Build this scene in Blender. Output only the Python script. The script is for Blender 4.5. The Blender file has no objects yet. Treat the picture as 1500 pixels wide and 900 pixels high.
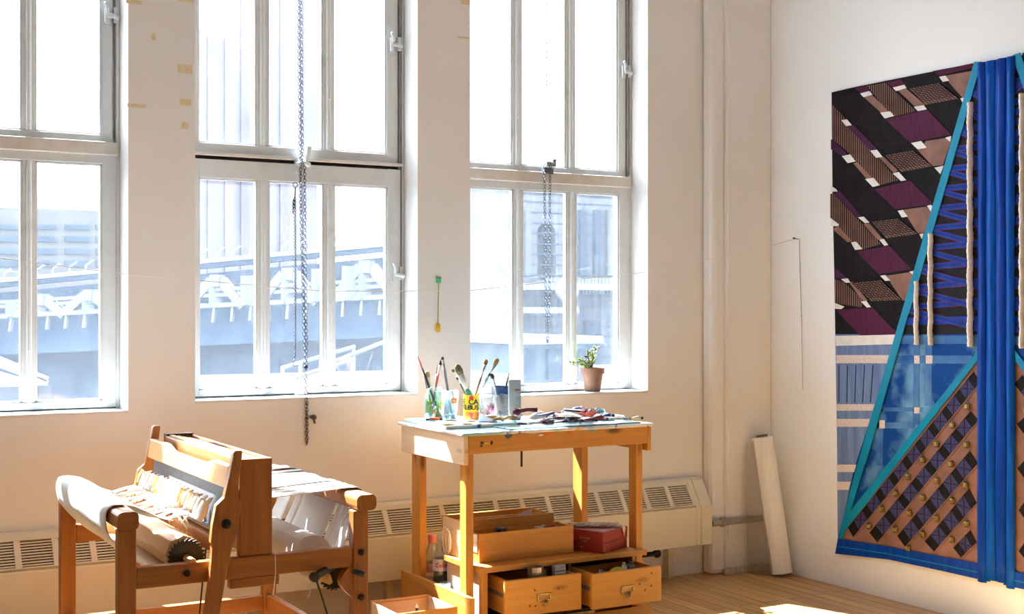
import bpy, bmesh, math, random
from mathutils import Vector, Matrix, Quaternion
random.seed(7)
sc = bpy.context.scene
COL = sc.collection
PI = math.pi

# ------------------------------------------------------------------ camera frame (1500 x 900)
FPX, CU, CV, CAMZ = 1896.0, 750.0, 452.0, 1.5
YAW = math.radians(29.66)
FW = (math.sin(YAW), math.cos(YAW)); RT = (math.cos(YAW), -math.sin(YAW))
def P(u, v, X=None, Y=None, Z=None, d=None):
    """photo pixel -> world point lying on a known plane of the room"""
    s = (u-CU)/FPX; t = (CV-v)/FPX
    rx = FW[0]+RT[0]*s; ry = FW[1]+RT[1]*s
    if X is not None: d = X/rx
    elif Y is not None: d = Y/ry
    elif Z is not None: d = (Z-CAMZ)/t
    return Vector((rx*d, ry*d, CAMZ+t*d))

# ------------------------------------------------------------------ materials
def nodes(name):
    m = bpy.data.materials.new(name); m.use_nodes = True
    nt = m.node_tree; b = nt.nodes.get('Principled BSDF')
    return m, nt, b
def N(nt, t, **kw):
    n = nt.nodes.new(t)
    for k, v in kw.items(): setattr(n, k, v)
    return n
def coords(nt, scale=(1,1,1), rot=(0,0,0)):
    tc = N(nt, 'ShaderNodeTexCoord'); mp = N(nt, 'ShaderNodeMapping')
    mp.inputs['Scale'].default_value = scale; mp.inputs['Rotation'].default_value = rot
    nt.links.new(tc.outputs['Object'], mp.inputs['Vector'])
    return mp.outputs['Vector']
def ramp(nt, fac, stops):
    r = N(nt, 'ShaderNodeValToRGB'); e = r.color_ramp.elements
    while len(e) < len(stops): e.new(0.5)
    for el, (p, c) in zip(e, stops): el.position = p; el.color = (*c[:3], 1)
    nt.links.new(fac, r.inputs['Fac']); return r.outputs['Color']
def noise(nt, vec, scale, detail=3, rough=.5, dist=0):
    n = N(nt, 'ShaderNodeTexNoise'); n.inputs['Scale'].default_value = scale
    n.inputs['Detail'].default_value = detail; n.inputs['Roughness'].default_value = rough
    n.inputs['Distortion'].default_value = dist
    nt.links.new(vec, n.inputs['Vector']); return n.outputs['Fac']
def mix(nt, fac, a, b, blend='MIX'):
    m = N(nt, 'ShaderNodeMix', data_type='RGBA', blend_type=blend)
    if isinstance(fac, (int, float)): m.inputs[0].default_value = fac
    else: nt.links.new(fac, m.inputs[0])
    for i, x in ((6, a), (7, b)):
        if isinstance(x, tuple): m.inputs[i].default_value = (*x[:3], 1)
        else: nt.links.new(x, m.inputs[i])
    return m.outputs[2]
def bump(nt, b, h, strength=.2, dist=.01):
    n = N(nt, 'ShaderNodeBump'); n.inputs['Strength'].default_value = strength; n.inputs['Distance'].default_value = dist
    nt.links.new(h, n.inputs['Height']); nt.links.new(n.outputs['Normal'], b.inputs['Normal'])
def mat(name, c, c2=None, scale=12, rough=.6, metal=0, bmp=0, stretch=(1,1,1), lo=.35, hi=.65, trans=0, spec=None, sheen=0):
    m, nt, b = nodes(name)
    c2 = c2 or tuple(x*.86 for x in c)
    v = coords(nt, stretch); f = noise(nt, v, scale, 4)
    nt.links.new(ramp(nt, f, [(lo, c2), (hi, c)]), b.inputs['Base Color'])
    b.inputs['Roughness'].default_value = rough; b.inputs['Metallic'].default_value = metal
    if spec is not None: b.inputs['Specular IOR Level'].default_value = spec
    if sheen: b.inputs['Sheen Weight'].default_value = sheen
    if bmp: bump(nt, b, f, bmp)
    return m
def wood(name, light, dark, axis='X', rough=.5, knots=True, fine=1.0):
    m, nt, b = nodes(name)
    i = 'XYZ'.index(axis)
    st = [22*fine]*3; st[i] = 1.1*fine
    kn = [7.0]*3; kn[i] = 2.2
    v = coords(nt, tuple(st)); f = noise(nt, v, 1.6, 5, .6, .8)
    col = ramp(nt, f, [(.25, dark), (.5, tuple((a+b_)/2 for a, b_ in zip(light, dark))), (.72, light)])
    if knots:
        vo = N(nt, 'ShaderNodeTexVoronoi'); nt.links.new(coords(nt, tuple(kn)), vo.inputs['Vector']); vo.inputs['Scale'].default_value = 1.5
        kf = ramp(nt, vo.outputs['Distance'], [(.07, (1,1,1)), (.19, (0,0,0))])
        col = mix(nt, kf, col, tuple(x*.35 for x in dark))
    nt.links.new(col, b.inputs['Base Color'])
    b.inputs['Roughness'].default_value = rough
    bump(nt, b, f, .08, .004)
    return m
def clear(name, tint, fac=.12, rough=.05, haze=0.0, hazecol=(.9,.95,1), hs=14):
    """thin clear glass / plastic: transparent with a glossy skin and some milky scatter"""
    m = bpy.data.materials.new(name); m.use_nodes = True; nt = m.node_tree
    nt.nodes.clear(); out = N(nt, 'ShaderNodeOutputMaterial')
    tr = N(nt, 'ShaderNodeBsdfTransparent'); tr.inputs[0].default_value = (*tint, 1)
    gl = N(nt, 'ShaderNodeBsdfGlossy'); gl.inputs['Roughness'].default_value = rough
    fr = N(nt, 'ShaderNodeLayerWeight'); fr.inputs['Blend'].default_value = .25
    mu = N(nt, 'ShaderNodeMath', operation='MULTIPLY_ADD'); mu.inputs[1].default_value = .6; mu.inputs[2].default_value = fac*.4
    nt.links.new(fr.outputs['Fresnel'], mu.inputs[0])
    m1 = N(nt, 'ShaderNodeMixShader'); nt.links.new(mu.outputs[0], m1.inputs[0])
    nt.links.new(tr.outputs[0], m1.inputs[1]); nt.links.new(gl.outputs[0], m1.inputs[2])
    last = m1.outputs[0]
    if haze > 0:
        df = N(nt, 'ShaderNodeBsdfDiffuse'); df.inputs[0].default_value = (*hazecol, 1)
        tl = N(nt, 'ShaderNodeBsdfTranslucent'); tl.inputs[0].default_value = (*hazecol, 1)
        a = N(nt, 'ShaderNodeMixShader'); a.inputs[0].default_value = .5
        nt.links.new(df.outputs[0], a.inputs[1]); nt.links.new(tl.outputs[0], a.inputs[2])
        f = noise(nt, coords(nt, (1, 1, 1)), hs, 6, .65)
        mr = N(nt, 'ShaderNodeMapRange'); mr.inputs['From Min'].default_value = .25; mr.inputs['From Max'].default_value = .75
        mr.inputs['To Min'].default_value = haze*.75; mr.inputs['To Max'].default_value = haze*1.3
        nt.links.new(f, mr.inputs['Value'])
        m2 = N(nt, 'ShaderNodeMixShader'); nt.links.new(mr.outputs[0], m2.inputs[0])
        nt.links.new(last, m2.inputs[1]); nt.links.new(a.outputs[0], m2.inputs[2]); last = m2.outputs[0]
    nt.links.new(last, out.inputs['Surface'])
    return m

# ------------------------------------------------------------------ mesh builder
class MB:
    def __init__(s): s.v = []; s.f = []; s.m = []
    def add(s, vs, fs, mi=0):
        o = len(s.v); s.v += [Vector(p) for p in vs]
        for f in fs: s.f.append([o+i for i in f]); s.m.append(mi)
        return s
    def box(s, x0, x1, y0, y1, z0, z1, mi=0):
        vs = [(x, y, z) for x in (x0, x1) for y in (y0, y1) for z in (z0, z1)]
        return s.add(vs, [(0,1,3,2), (4,6,7,5), (0,4,5,1), (2,3,7,6), (0,2,6,4), (1,5,7,3)], mi)
    def bar(s, p, q, w, h, up=(0,0,1), mi=0, w2=None, h2=None):
        p = Vector(p); q = Vector(q); d = (q-p).normalized(); up = Vector(up)
        a = d.cross(up)
        if a.length < 1e-4: a = d.cross(Vector((1,0,0)))
        a.normalize(); b = a.cross(d).normalized(); w2 = w2 or w; h2 = h2 or h
        vs = []
        for c, ww, hh in ((p, w, h), (q, w2, h2)):
            for i, j in ((-1,-1), (1,-1), (1,1), (-1,1)): vs.append(c+a*(i*ww/2)+b*(j*hh/2))
        return s.add(vs, [(0,1,2,3), (7,6,5,4), (0,4,5,1), (1,5,6,2), (2,6,7,3), (3,7,4,0)], mi)
    def tube(s, pts, r, n=8, mi=0, closed=False, flat=1.0, up=None):
        pts = [Vector(p) for p in pts]; k = len(pts)
        rs = r if isinstance(r, (list, tuple)) else [r]*k
        prev = None; vs = []
        for i, p in enumerate(pts):
            if closed: d = pts[(i+1) % k]-pts[i-1]
            else: d = pts[min(i+1, k-1)]-pts[max(i-1, 0)]
            d.normalize()
            if prev is None:
                a = d.cross(Vector(up) if up else Vector((0,0,1)))
                if a.length < .1: a = d.cross(Vector((1,0,0)))
            else: a = prev-d*prev.dot(d)
            a.normalize(); prev = a; b = d.cross(a)
            for j in range(n):
                t = 2*PI*j/n; vs.append(p+a*(math.cos(t)*rs[i])+b*(math.sin(t)*rs[i]*flat))
        fs = []
        for i in range(k if closed else k-1):
            i2 = (i+1) % k
            for j in range(n): fs.append((i*n+j, i*n+(j+1) % n, i2*n+(j+1) % n, i2*n+j))
        if not closed: fs += [tuple(range(n))[::-1], tuple((k-1)*n+j for j in range(n))]
        return s.add(vs, fs, mi)
    def lathe(s, prof, c=(0,0,0), n=24, mi=0, axis=None):
        c = Vector(c); q = Vector((0,0,1)).rotation_difference(Vector(axis)) if axis else None
        vs = []
        for r, z in prof:
            for j in range(n):
                t = 2*PI*j/n; w = Vector((max(r, 1e-4)*math.cos(t), max(r, 1e-4)*math.sin(t), z))
                vs.append(c+(q @ w if q else w))
        fs = [(i*n+j, i*n+(j+1) % n, (i+1)*n+(j+1) % n, (i+1)*n+j) for i in range(len(prof)-1) for j in range(n)]
        fs += [tuple(range(n))[::-1], tuple((len(prof)-1)*n+j for j in range(n))]
        return s.add(vs, fs, mi)
    def prism(s, pts, ext, mi=0):
        pts = [Vector(p) for p in pts]; e = Vector(ext); k = len(pts)
        fs = [tuple(range(k))[::-1], tuple(range(k, 2*k))]
        fs += [(i, (i+1) % k, k+(i+1) % k, k+i) for i in range(k)]
        return s.add(pts+[p+e for p in pts], fs, mi)
    def ball(s, c, r, n=10, mi=0, sx=1, sy=1, sz=1, rot=None):
        c = Vector(c); vs = []; m = max(4, n//2+1)
        for i in range(m+1):
            t = PI*i/m
            for j in range(n):
                w = Vector((r*sx*math.sin(t)*math.cos(2*PI*j/n), r*sy*math.sin(t)*math.sin(2*PI*j/n), r*sz*math.cos(t)))
                vs.append(c+(rot @ w if rot else w))
        fs = [(i*n+j, (i+1)*n+j, (i+1)*n+(j+1) % n, i*n+(j+1) % n) for i in range(m) for j in range(n)]
        return s.add(vs, fs, mi)
    def build(s, name, mats, parent=None, bevel=0, smooth=False, solid=0, weld=True):
        """parent given: vertices are world coordinates, stored relative to the thing's base"""
        me = bpy.data.meshes.new(name)
        if parent is not None: o0 = base_of(parent)
        else:
            xs = [p.x for p in s.v]; ys = [p.y for p in s.v]
            o0 = Vector(((min(xs)+max(xs))/2, (min(ys)+max(ys))/2, min(p.z for p in s.v)))
        bm = bmesh.new(); vv = [bm.verts.new(p-o0) for p in s.v]
        for f, mi in zip(s.f, s.m):
            try: fc = bm.faces.new([vv[i] for i in f]); fc.material_index = mi; fc.smooth = smooth
            except ValueError: pass
        if weld: bmesh.ops.remove_doubles(bm, verts=bm.verts, dist=1e-6)
        bmesh.ops.recalc_face_normals(bm, faces=bm.faces)
        bm.to_mesh(me); bm.free()
        for m in (mats if isinstance(mats, (list, tuple)) else [mats]): me.materials.append(m)
        o = bpy.data.objects.new(name, me); COL.objects.link(o)
        if parent is not None: o.parent = parent
        else: o.location = o0
        if solid:
            md = o.modifiers.new('thick', 'SOLIDIFY'); md.thickness = solid; md.offset = 0
        if bevel:
            md = o.modifiers.new('bevel', 'BEVEL'); md.width = bevel; md.segments = 2; md.limit_method = 'ANGLE'; md.angle_limit = math.radians(40)
        return o
def base_of(o):
    p = Vector(o.location)
    while o.parent: o = o.parent; p = p+Vector(o.location)
    return p
def tag(o, label=None, cat=None, group=None, kind=None):
    if label: o['label'] = label
    if cat: o['category'] = cat
    if group: o['group'] = group
    if kind: o['kind'] = kind
    return o
def thing(name, label, cat, loc=(0,0,0), group=None, kind=None):
    o = bpy.data.objects.new(name, None); COL.objects.link(o); o.location = loc; o.empty_display_size = .1
    return tag(o, label, cat, group, kind)
def struct(o): o['kind'] = 'structure'; return o
def textmb(body, size, depth=.0006, bold=0):
    """lettering as mesh data in its own XY plane: (vertices, faces)"""
    cu = bpy.data.curves.new('lettering', 'FONT'); cu.body = body; cu.size = size; cu.extrude = depth; cu.align_x = 'CENTER'; cu.resolution_u = 3; cu.offset = bold
    ob = bpy.data.objects.new('lettering', cu); COL.objects.link(ob)
    me = bpy.data.meshes.new_from_object(ob, depsgraph=bpy.context.evaluated_depsgraph_get())
    vs = [v.co.copy() for v in me.vertices]; fs = [tuple(p.vertices) for p in me.polygons]
    bpy.data.objects.remove(ob); bpy.data.curves.remove(cu); bpy.data.meshes.remove(me)
    return vs, fs
def links(mb, pts, ll=.022, wr=.0075, r=.0016, mi=0):
    """a chain of oval links along a polyline"""
    pts = [Vector(p) for p in pts]; L = [(b-a).length for a, b in zip(pts, pts[1:])]; tot = sum(L); n = max(2, int(tot/(ll*.72)))
    for k in range(n):
        t = (k+.5)/n*tot; i = 0
        while i < len(L)-1 and t > L[i]: t -= L[i]; i += 1
        d = (pts[i+1]-pts[i]).normalized(); c = pts[i]+d*t
        a = d.cross(Vector((0,1,0)) if k % 2 else Vector((1,0,0)))
        if a.length < .05: a = d.cross(Vector((0,0,1)))
        a.normalize()
        ring = [c+d*(math.cos(q)*ll/2)+a*(math.sin(q)*wr) for q in [2*PI*j/8 for j in range(8)]]
        mb.tube(ring, r, 4, mi, closed=True, up=d.cross(a))
# ------------------------------------------------------------------ palette
W_WALL = mat('wall_paint', (.80,.79,.775), (.775,.76,.745), 3, .65, bmp=.03)
W_WALLR = mat('wall_paint_white', (.88,.905,.935), (.86,.885,.915), 3, .65, bmp=.03)
W_REAR = mat('wall_paint_grey', (.52,.51,.50), (.49,.48,.47), 3, .7)
W_TRIM = mat('window_paint', (.66,.685,.69), (.52,.53,.51), 9, .4, bmp=.1, lo=.2, hi=.45)
W_TRANS = mat('transom_paint', (.70,.67,.62), (.60,.56,.50), 9, .5, bmp=.1)
W_CREAM = mat('radiator_enamel', (.74,.69,.56), (.70,.65,.52), 5, .4)
W_DARK = mat('dark_void', (.02,.018,.015), None, 8, .8)
W_GAP = mat('gap_dark', (.10,.085,.07), (.06,.05,.04), 20, .8)  # dark brown for the sash gap strip and the panel seams
W_RUST = mat('rusty_gap', (.22,.17,.12), (.12,.09,.07), 20, .8)
STEEL = mat('worn_steel', (.32,.33,.36), (.18,.18,.2), 60, .4, metal=.8)
BLACKM = mat('black_iron', (.025,.024,.024), (.015,.014,.014), 30, .45, metal=.3)
BRASS = mat('old_brass', (.55,.42,.2), (.35,.26,.12), 60, .35, metal=.9)

def floor_mat():
    m, nt, b = nodes('floorboards')
    tc = N(nt, 'ShaderNodeTexCoord'); mp = N(nt, 'ShaderNodeMapping'); mp.inputs['Rotation'].default_value = (0, 0, PI/2)
    nt.links.new(tc.outputs['Object'], mp.inputs['Vector'])
    br = N(nt, 'ShaderNodeTexBrick'); nt.links.new(mp.outputs['Vector'], br.inputs['Vector'])
    br.inputs['Color1'].default_value = (.70,.42,.17,1); br.inputs['Color2'].default_value = (.50,.26,.085,1); br.inputs['Mortar'].default_value = (.07,.03,.012,1)
    br.inputs['Scale'].default_value = 1; br.inputs['Brick Width'].default_value = 1.7; br.inputs['Row Height'].default_value = .083
    br.inputs['Mortar Size'].default_value = .003; br.inputs['Bias'].default_value = -.1; br.offset = .37
    g = noise(nt, coords(nt, (26, 1.2, 1)), 1.5, 5, .6, .6)
    col = mix(nt, .75, br.outputs['Color'], ramp(nt, g, [(.25, (.45,.4,.35)), (.7, (1.1,1.05,1.0))]), 'MULTIPLY')
    w = noise(nt, coords(nt, (1.2, .8, 1)), 2.2, 3)
    col = mix(nt, ramp(nt, w, [(.45, (0,0,0)), (.8, (.45,.45,.45))]), col, (.62,.43,.22))
    nt.links.new(col, b.inputs['Base Color']); b.inputs['Roughness'].default_value = .34
    bump(nt, b, br.outputs['Fac'], -.3, .004)
    return m
FLOOR = floor_mat()

# ------------------------------------------------------------------ shell
WX, WY, X0, Y0, ZC = 4.99, 5.85, -1.7, -2.6, 3.95
OPEN = [(.256, 1.366, 1.046), (1.667, 2.789, 1.077), (3.086, 4.196, 1.046)]     # window openings: x0, x1, sill height
MORE = []
HEAD = 3.55; WT = .34
struct(MB().box(X0-.2, WX+.2, Y0-.2, WY+WT, -.2, 0).build('floor', FLOOR))
struct(MB().box(X0-.2, WX+.2, Y0-.2, WY+WT, ZC, ZC+.2).build('ceiling', W_WALLR))
struct(MB().box(WX, WX+.2, Y0-.2, WY+WT, 0, ZC).build('wall_right', W_WALLR))
struct(MB().box(X0-.2, X0, Y0-.2, WY+WT, 0, ZC).build('wall_left', W_REAR))
struct(MB().box(X0, WX, Y0-.2, Y0, 0, ZC).build('wall_rear', W_REAR))
mb = MB(); xs = X0
for a, b, z in MORE+OPEN:
    mb.box(xs, a, WY, WY+WT, 0, ZC); mb.box(a, b, WY, WY+WT, 0, z-.012); mb.box(a, b, WY, WY+WT, HEAD, ZC); xs = b
mb.box(xs, WX, WY, WY+WT, 0, ZC)
wall = struct(mb.build('wall_windows', W_WALL))
TAPE = mat('old_tape', (.68,.56,.34), (.72,.62,.44), 40, .6)
for (u, v, w, h) in [(271,101,20,12), (272,150,15,9), (271,184,9,9), (200,155,24,5), (225,54,5,9), (196,3,20,5), (682,3,16,8), (678,55,20,3), (272,0,22,5)]:
    c = P(u, v, Y=WY); k = c.y*1.1/FPX
    q = MB().box(c.x-w*k*.5, c.x+w*k*.5, WY-.0012, WY+.0005, c.z-h*k*.5, c.z+h*k*.5).build('tape_mark', TAPE, wall)
    q['label'] = 'yellowed tape mark'
# corner chase with its rounded pipe casing
mb = MB().box(4.66, WX-.002, 5.742, WY-.002, .03, ZC); struct(mb.build('trim_1', W_WALL, bevel=.008))
mb = MB().box(4.566, 4.672, 5.752, WY-.002, .0, ZC); o = struct(mb.build('trim_2', W_WALL, bevel=.03)); mb = MB().box(4.668, 4.678, 5.735, 5.745, .03, ZC); struct(mb.build('trim_4', W_WALL, bevel=.004))
mb = MB().box(4.64, WX-.002, 5.73, WY-.002, .001, .03)
for i in range(40): mb.ball((4.65+random.random()*.33, 5.736, .020+random.random()*.02), .005+random.random()*.006, 6)
struct(mb.build('trim_3', mat('broken_plaster', (.66,.60,.50), (.5,.43,.33), 60, .9)))
# horizontal pipe across the chase
pp = MB().tube([(4.535, 5.715, .30), (4.985, 5.715, .30)], .017, 14)
pp.tube([(4.60, 5.715, .30), (4.62, 5.715, .30)], .024, 14); pp.tube([(4.80, 5.715, .30), (4.83, 5.715, .30)], .02, 14)
tag(pp.build('pipe', mat('pipe_grey', (.36,.33,.29), (.25,.23,.2), 30, .5), smooth=False), 'short grey pipe running across the base of the corner chase', 'pipe')

# ------------------------------------------------------------------ windows
HAZE = .016
def pane_mat():
    return clear('dusty_glass', (.955,.98,1.0), .1, .04, HAZE, (.74,.86,1))
GLASS = pane_mat()
PX = [(.063,.352), (.405,.692), (.744,1.034)]
def sash(name, x0, x1, ox, y, z0, z1, zp0, zp1, par, m):
    s = MB(); t = .045
    s.box(x0, ox+PX[0][0], y, y+t, z0, z1); s.box(ox+PX[2][1], x1, y, y+t, z0, z1)
    s.box(ox+PX[0][0], ox+PX[2][1], y, y+t, z0, zp0); s.box(ox+PX[0][0], ox+PX[2][1], y, y+t, zp1, z1)
    for a, b in ((PX[0][1], PX[1][0]), (PX[1][1], PX[2][0])):
        s.box(ox+a, ox+b, y+.008, y+t-.005, zp0, zp1)
        s.tube([(ox+(a+b)/2, y+.006, zp0), (ox+(a+b)/2, y+.006, zp1)], .012, 8)
        for k in range(6): s.ball((ox+(a+b)/2, y-.006, zp0+.03+k*(zp1-zp0-.06)/5), .005, 6)
    for a, b in PX:   # putty bead round each light
        e = .01
        s.box(ox+a, ox+a+e, y+.012, y+t-.004, zp0, zp1); s.box(ox+b-e, ox+b, y+.012, y+t-.004, zp0, zp1)
        s.box(ox+a, ox+b, y+.012, y+t-.004, zp0, zp0+e); s.box(ox+a, ox+b, y+.012, y+t-.004, zp1-e, zp1)
    o = s.build(name, m, par, bevel=.004)
    for a, b in PX:
        MB().box(ox+a+.002, ox+b-.002, y+.024, y+.028, zp0, zp1).build('pane', GLASS, o)
    return o
def latch(par, c):
    x, y, z = c
    s = MB().box(x-.03, x-.008, y-.012, y+.004, z-.035, z+.035); s.box(x+.008, x+.03, y-.014, y+.004, z-.03, z+.04)
    s.tube([(x-.02, y-.018, z), (x+.005, y-.03, z-.004), (x+.028, y-.02, z-.01)], .012, 8)
    s.tube([(x-.018, y-.018, z+.004), (x-.022, y-.03, z+.03), (x-.036, y-.034, z+.055)], [.008, .009, .007], 8)
    return s.build('latch', W_TRIM, par, bevel=.003)
LAT = [[(163, 24)], [(579, 66), (582, 402)], [(917, 106)]]
for i, (a, b, zs) in enumerate(OPEN+MORE):
    w = thing('window_%d' % (i+1), None, None, ((a+b)/2, WY+.2, zs), kind='structure')
    o2 = zs-1.046
    f = MB(); f.box(a, a+.03, 6.055, 6.14, zs, HEAD); f.box(b-.03, b, 6.055, 6.14, zs, HEAD); f.box(a+.03, b-.03, 6.055, 6.14, HEAD-.05, HEAD); f.box(a+.03, b-.03, 6.055, 6.14, zs, zs+.02)
    f.box(a, a+.016, 6.01, 6.055, zs, HEAD); f.box(b-.016, b, 6.01, 6.055, zs, HEAD)
    f.build('window_frame', W_TRIM, w, bevel=.003)
    if i == 1:
        sash('upper_sash', a+.03, b-.03, a, 6.022, 2.228, HEAD-.02, 2.283, HEAD-.09, w, W_TRIM)
        sash('lower_sash', a+.017, b-.017, a, 6.010, 1.085, 2.205, 1.114, 2.118, w, W_TRIM)
        MB().box(a+.016, b-.016, 6.05, 6.06, 2.19, 2.25).build('dark_gap', W_GAP, w)  # dark strip set behind the gap between the two sashes
        MB().box(a+.01, b-.012, 5.995, 6.022, 2.222, 2.236).build('transom_ledge', W_TRANS, w, bevel=.003)
    else:
        dz = .016 if i == 0 else 0
        sash('upper_sash', a+.03, b-.03, a, 6.022, 2.228+dz, HEAD-.02, 2.270+dz, HEAD-.09, w, W_TRIM)
        sash('lower_sash', a+.017, b-.017, a, 6.010, 1.052, 2.19+dz, 1.082, 2.140+dz, w, W_TRIM)
        MB().box(a+.012, b-.012, 5.99, 6.055, 2.178+dz, 2.238+dz).build('transom_bar', W_TRANS, w, bevel=.005)
    if i: MB().box(b-.0205, b-.0165, 6.002, 6.0095, zs+.01 if i == 1 else 2.25, HEAD-.03).build('dark_gap', W_RUST, w)
    s = MB().box(a-.0, b+.0, WY-.004, 6.06, zs-.012, zs); s.build('window_sill', W_TRIM, w, bevel=.003)
    for (u, v) in (LAT[i] if i < 3 else []): latch(w, P(u, v, Y=6.015))
    if i == 1:   # cast bracket with its lever on the meeting rails
        c = P(441, 240, Y=5.99); s = MB().box(c.x-.025, c.x+.02, 5.975, 6.02, c.z-.045, c.z+.02)
        s.tube([(c.x+.015, 5.98, c.z+.01), (c.x+.03, 5.965, c.z+.05), (c.x+.032, 5.96, c.z+.085)], [.016, .014, .013], 8)
        s.tube([(c.x-.03, 5.97, c.z-.01), (c.x, 5.955, c.z), (c.x+.035, 5.97, c.z-.005)], .013, 8)
        s.tube([(c.x-.012, 5.97, c.z-.02), (c.x-.018, 5.965, c.z-.10)], [.016, .01], 8)
        s.build('sash_bracket', W_TRIM, w, bevel=.003)
        c = P(440, 572, Y=6.0); s = MB().box(c.x-.03, c.x+.02, 5.985, 6.015, 1.078, 1.115); s.tube([(c.x, 5.985, 1.11), (c.x, 5.985, 1.16)], .012, 8); s.build('sill_latch', W_TRIM, w, bevel=.003)
    if i == 2:
        c = P(803, 247, Y=5.985); s = MB().box(c.x-.03, c.x+.03, 5.975, 6.01, c.z-.03, c.z+.03); s.tube([(c.x-.03, 5.965, c.z+.02), (c.x+.03, 5.965, c.z+.02)], .018, 10)
        s.tube([(c.x+.015, 5.97, c.z), (c.x+.028, 5.96, c.z+.05)], .012, 8); s.build('sash_bracket', STEEL, w, bevel=.003)

# ------------------------------------------------------------------ chains, cords
CHAIN = mat('chain_steel', (.045,.05,.09), (.03,.03,.05), 80, .45, metal=.15)
CHAINB = mat('chain_rusty', (.16,.12,.10), (.08,.06,.05), 80, .5, metal=.3)
def PY(u, v, y): return P(u, v, Y=y)
mb = MB(); t0 = PY(436, -40, 5.95); t0.z = 3.5
links(mb, [t0, PY(440, 232, 5.95), PY(446, 245, 5.945), PY(446.5, 300, 5.93), PY(449, 536, 5.86)])
t1 = t0+Vector((.012, 0, 0)); links(mb, [t1, PY(443, 232, 5.95), PY(440.5, 250, 5.945), PY(441, 300, 5.93), PY(446.5, 536, 5.86)])
mb.ball(PY(448, 538, 5.855), .012, 8)
links(mb, [PY(448, 538, 5.855), PY(448.5, 580, 5.838), PY(449, 652, 5.838)], mi=1); links(mb, [PY(449.5, 583, 5.836), PY(450, 650, 5.836)], mi=1)
tag(mb.build('sash_chain', [CHAIN, CHAINB], smooth=True), 'long double steel chain hanging down the middle window past its sill', 'chain')
mb = MB(); c = PY(432.5, 271, 5.955); mb.tube([c+Vector((.012*math.cos(q), 0, .012*math.sin(q))) for q in [2*PI*j/12 for j in range(12)]], .002, 5, closed=True, up=(0,1,0))
mb.tube([PY(432.5, 275, 5.955), PY(432, 290, 5.95)], .003, 6)
links(mb, [PY(432, 288, 5.95), PY(432.5, 400, 5.95), PY(432, 524, 5.95)], .012, .005, .0022); links(mb, [PY(430, 292, 5.948), PY(429.5, 312, 5.948)], .012, .005, .0022)
h = PY(432, 526, 5.95); mb.tube([h, h+Vector((-.012,0,-.018)), h+Vector((-.006,0,-.036)), h+Vector((.012,0,-.034)), h+Vector((.016,0,-.022))], .0025, 6)
tag(mb.build('hook_chain', CHAIN, smooth=True), 'shorter dark chain ending in a hook, left of the long chain', 'chain')
mb = MB(); t0 = PY(799, -40, 5.95); t0.z = 3.5
links(mb, [t0, PY(800, 150, 5.95), PY(797.5, 240, 5.95), PY(798, 300, 5.95), PY(799.5, 430, 5.945), PY(801.5, 502, 5.94)])
links(mb, [t0+Vector((.006,0,0)), PY(801.5, 150, 5.95), PY(806, 240, 5.95), PY(805.5, 300, 5.95), PY(804.5, 430, 5.945), PY(802.5, 502, 5.94)])
tag(mb.build('loop_chain', CHAIN, smooth=True), 'thin loop of chain hanging in the window above the work table', 'chain')
c = P(456, 611, Y=WY); mb = MB().tube([(c.x, WY-.002, c.z), (c.x, WY-.03, c.z)], .009, 10); mb.ball((c.x, WY-.034, c.z), .014, 10); mb.tube([(c.x, WY-.03, c.z), (c.x+.004, WY-.036, c.z-.03)], .006, 8)
tag(mb.build('wall_hook', CHAINB, smooth=True), 'small rusty wall hook below the middle window beside the chain end', 'hook')
# string line across the room, tied to a nail in the right wall
STR = mat('white_string', (.85,.83,.8), None, 90, .8)
key = [(-1.68, 2.07), (-.4, 1.86), (.30, 1.757), (.873, 1.690), (1.284, 1.643), (2.172, 1.577), (2.9, 1.585), (3.947, 1.688), (4.5, 1.787), (4.975, 1.889)]
sp = []
for (xa, za), (xb, zb) in zip(key, key[1:]):
    for k in range(6): t = k/6; sp.append((xa+(xb-xa)*t, 5.52, za+(zb-za)*t))
sp.append((4.975, 5.52, 1.889))
tag(MB().tube(sp, .0019, 5).build('string_line', STR), 'white string strung across the windows to a nail in the wall', 'string')
n = Vector((WX, 5.52, 1.889)); mb = MB().tube([n+Vector((0,0,0)), n+Vector((-.03,0,.004))], .003, 8); mb.ball(n+Vector((-.03,0,.004)), .006, 8)
tag(mb.build('nail', BLACKM), 'black nail in the right wall holding the string', 'nail')
a = P(1171, 350, X=WX-.012); b = P(1174, 463, X=WX-.006); c = P(1176, 571, X=WX-.004); mb = MB().tube([n+Vector((-.018,-.004,0)), a, (a+b)/2+Vector((0,.002,0)), b, c], [.0022,.0022,.0022,.0018,.0012], 5); mb.ball(b, .004, 6)
tag(mb.build('loose_string', mat('dull_string', (.45,.38,.3), None, 90, .8)), 'loose end of string hanging down the right wall below the nail', 'string')
# dried flower taped to the pier
c0 = P(643, 411, Y=WY-.008); c1 = P(642, 440, Y=WY-.012); c2 = P(641.5, 474, Y=WY-.012)
fl = thing('dried_flower', 'dried yellow flower taped head down to the pier between two windows', 'flower', (c2.x, WY-.012, c2.z))
MB().tube([c0, c1, c2], [.0025,.0025,.003], 6).build('stem', mat('dry_stem', (.35,.4,.08), (.42,.3,.06), 60, .7), fl)
mb = MB()
for k in range(5):
    q = 2*PI*k/5; mb.ball(c2+Vector((.006*math.cos(q), .004*math.sin(q), -.022)), .010, 8, sx=.8, sy=.6, sz=2.3)
mb.build('bloom', mat('dry_petals', (.80,.50,.03), (.62,.33,.02), 60, .7), fl, smooth=True)
MB().box(c0.x-.014, c0.x+.012, WY-.012, WY, c0.z-.014, c0.z+.016).build('green_tie', mat('green_tape', (.1,.55,.28), None, 60, .6), fl, bevel=.003)

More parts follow.
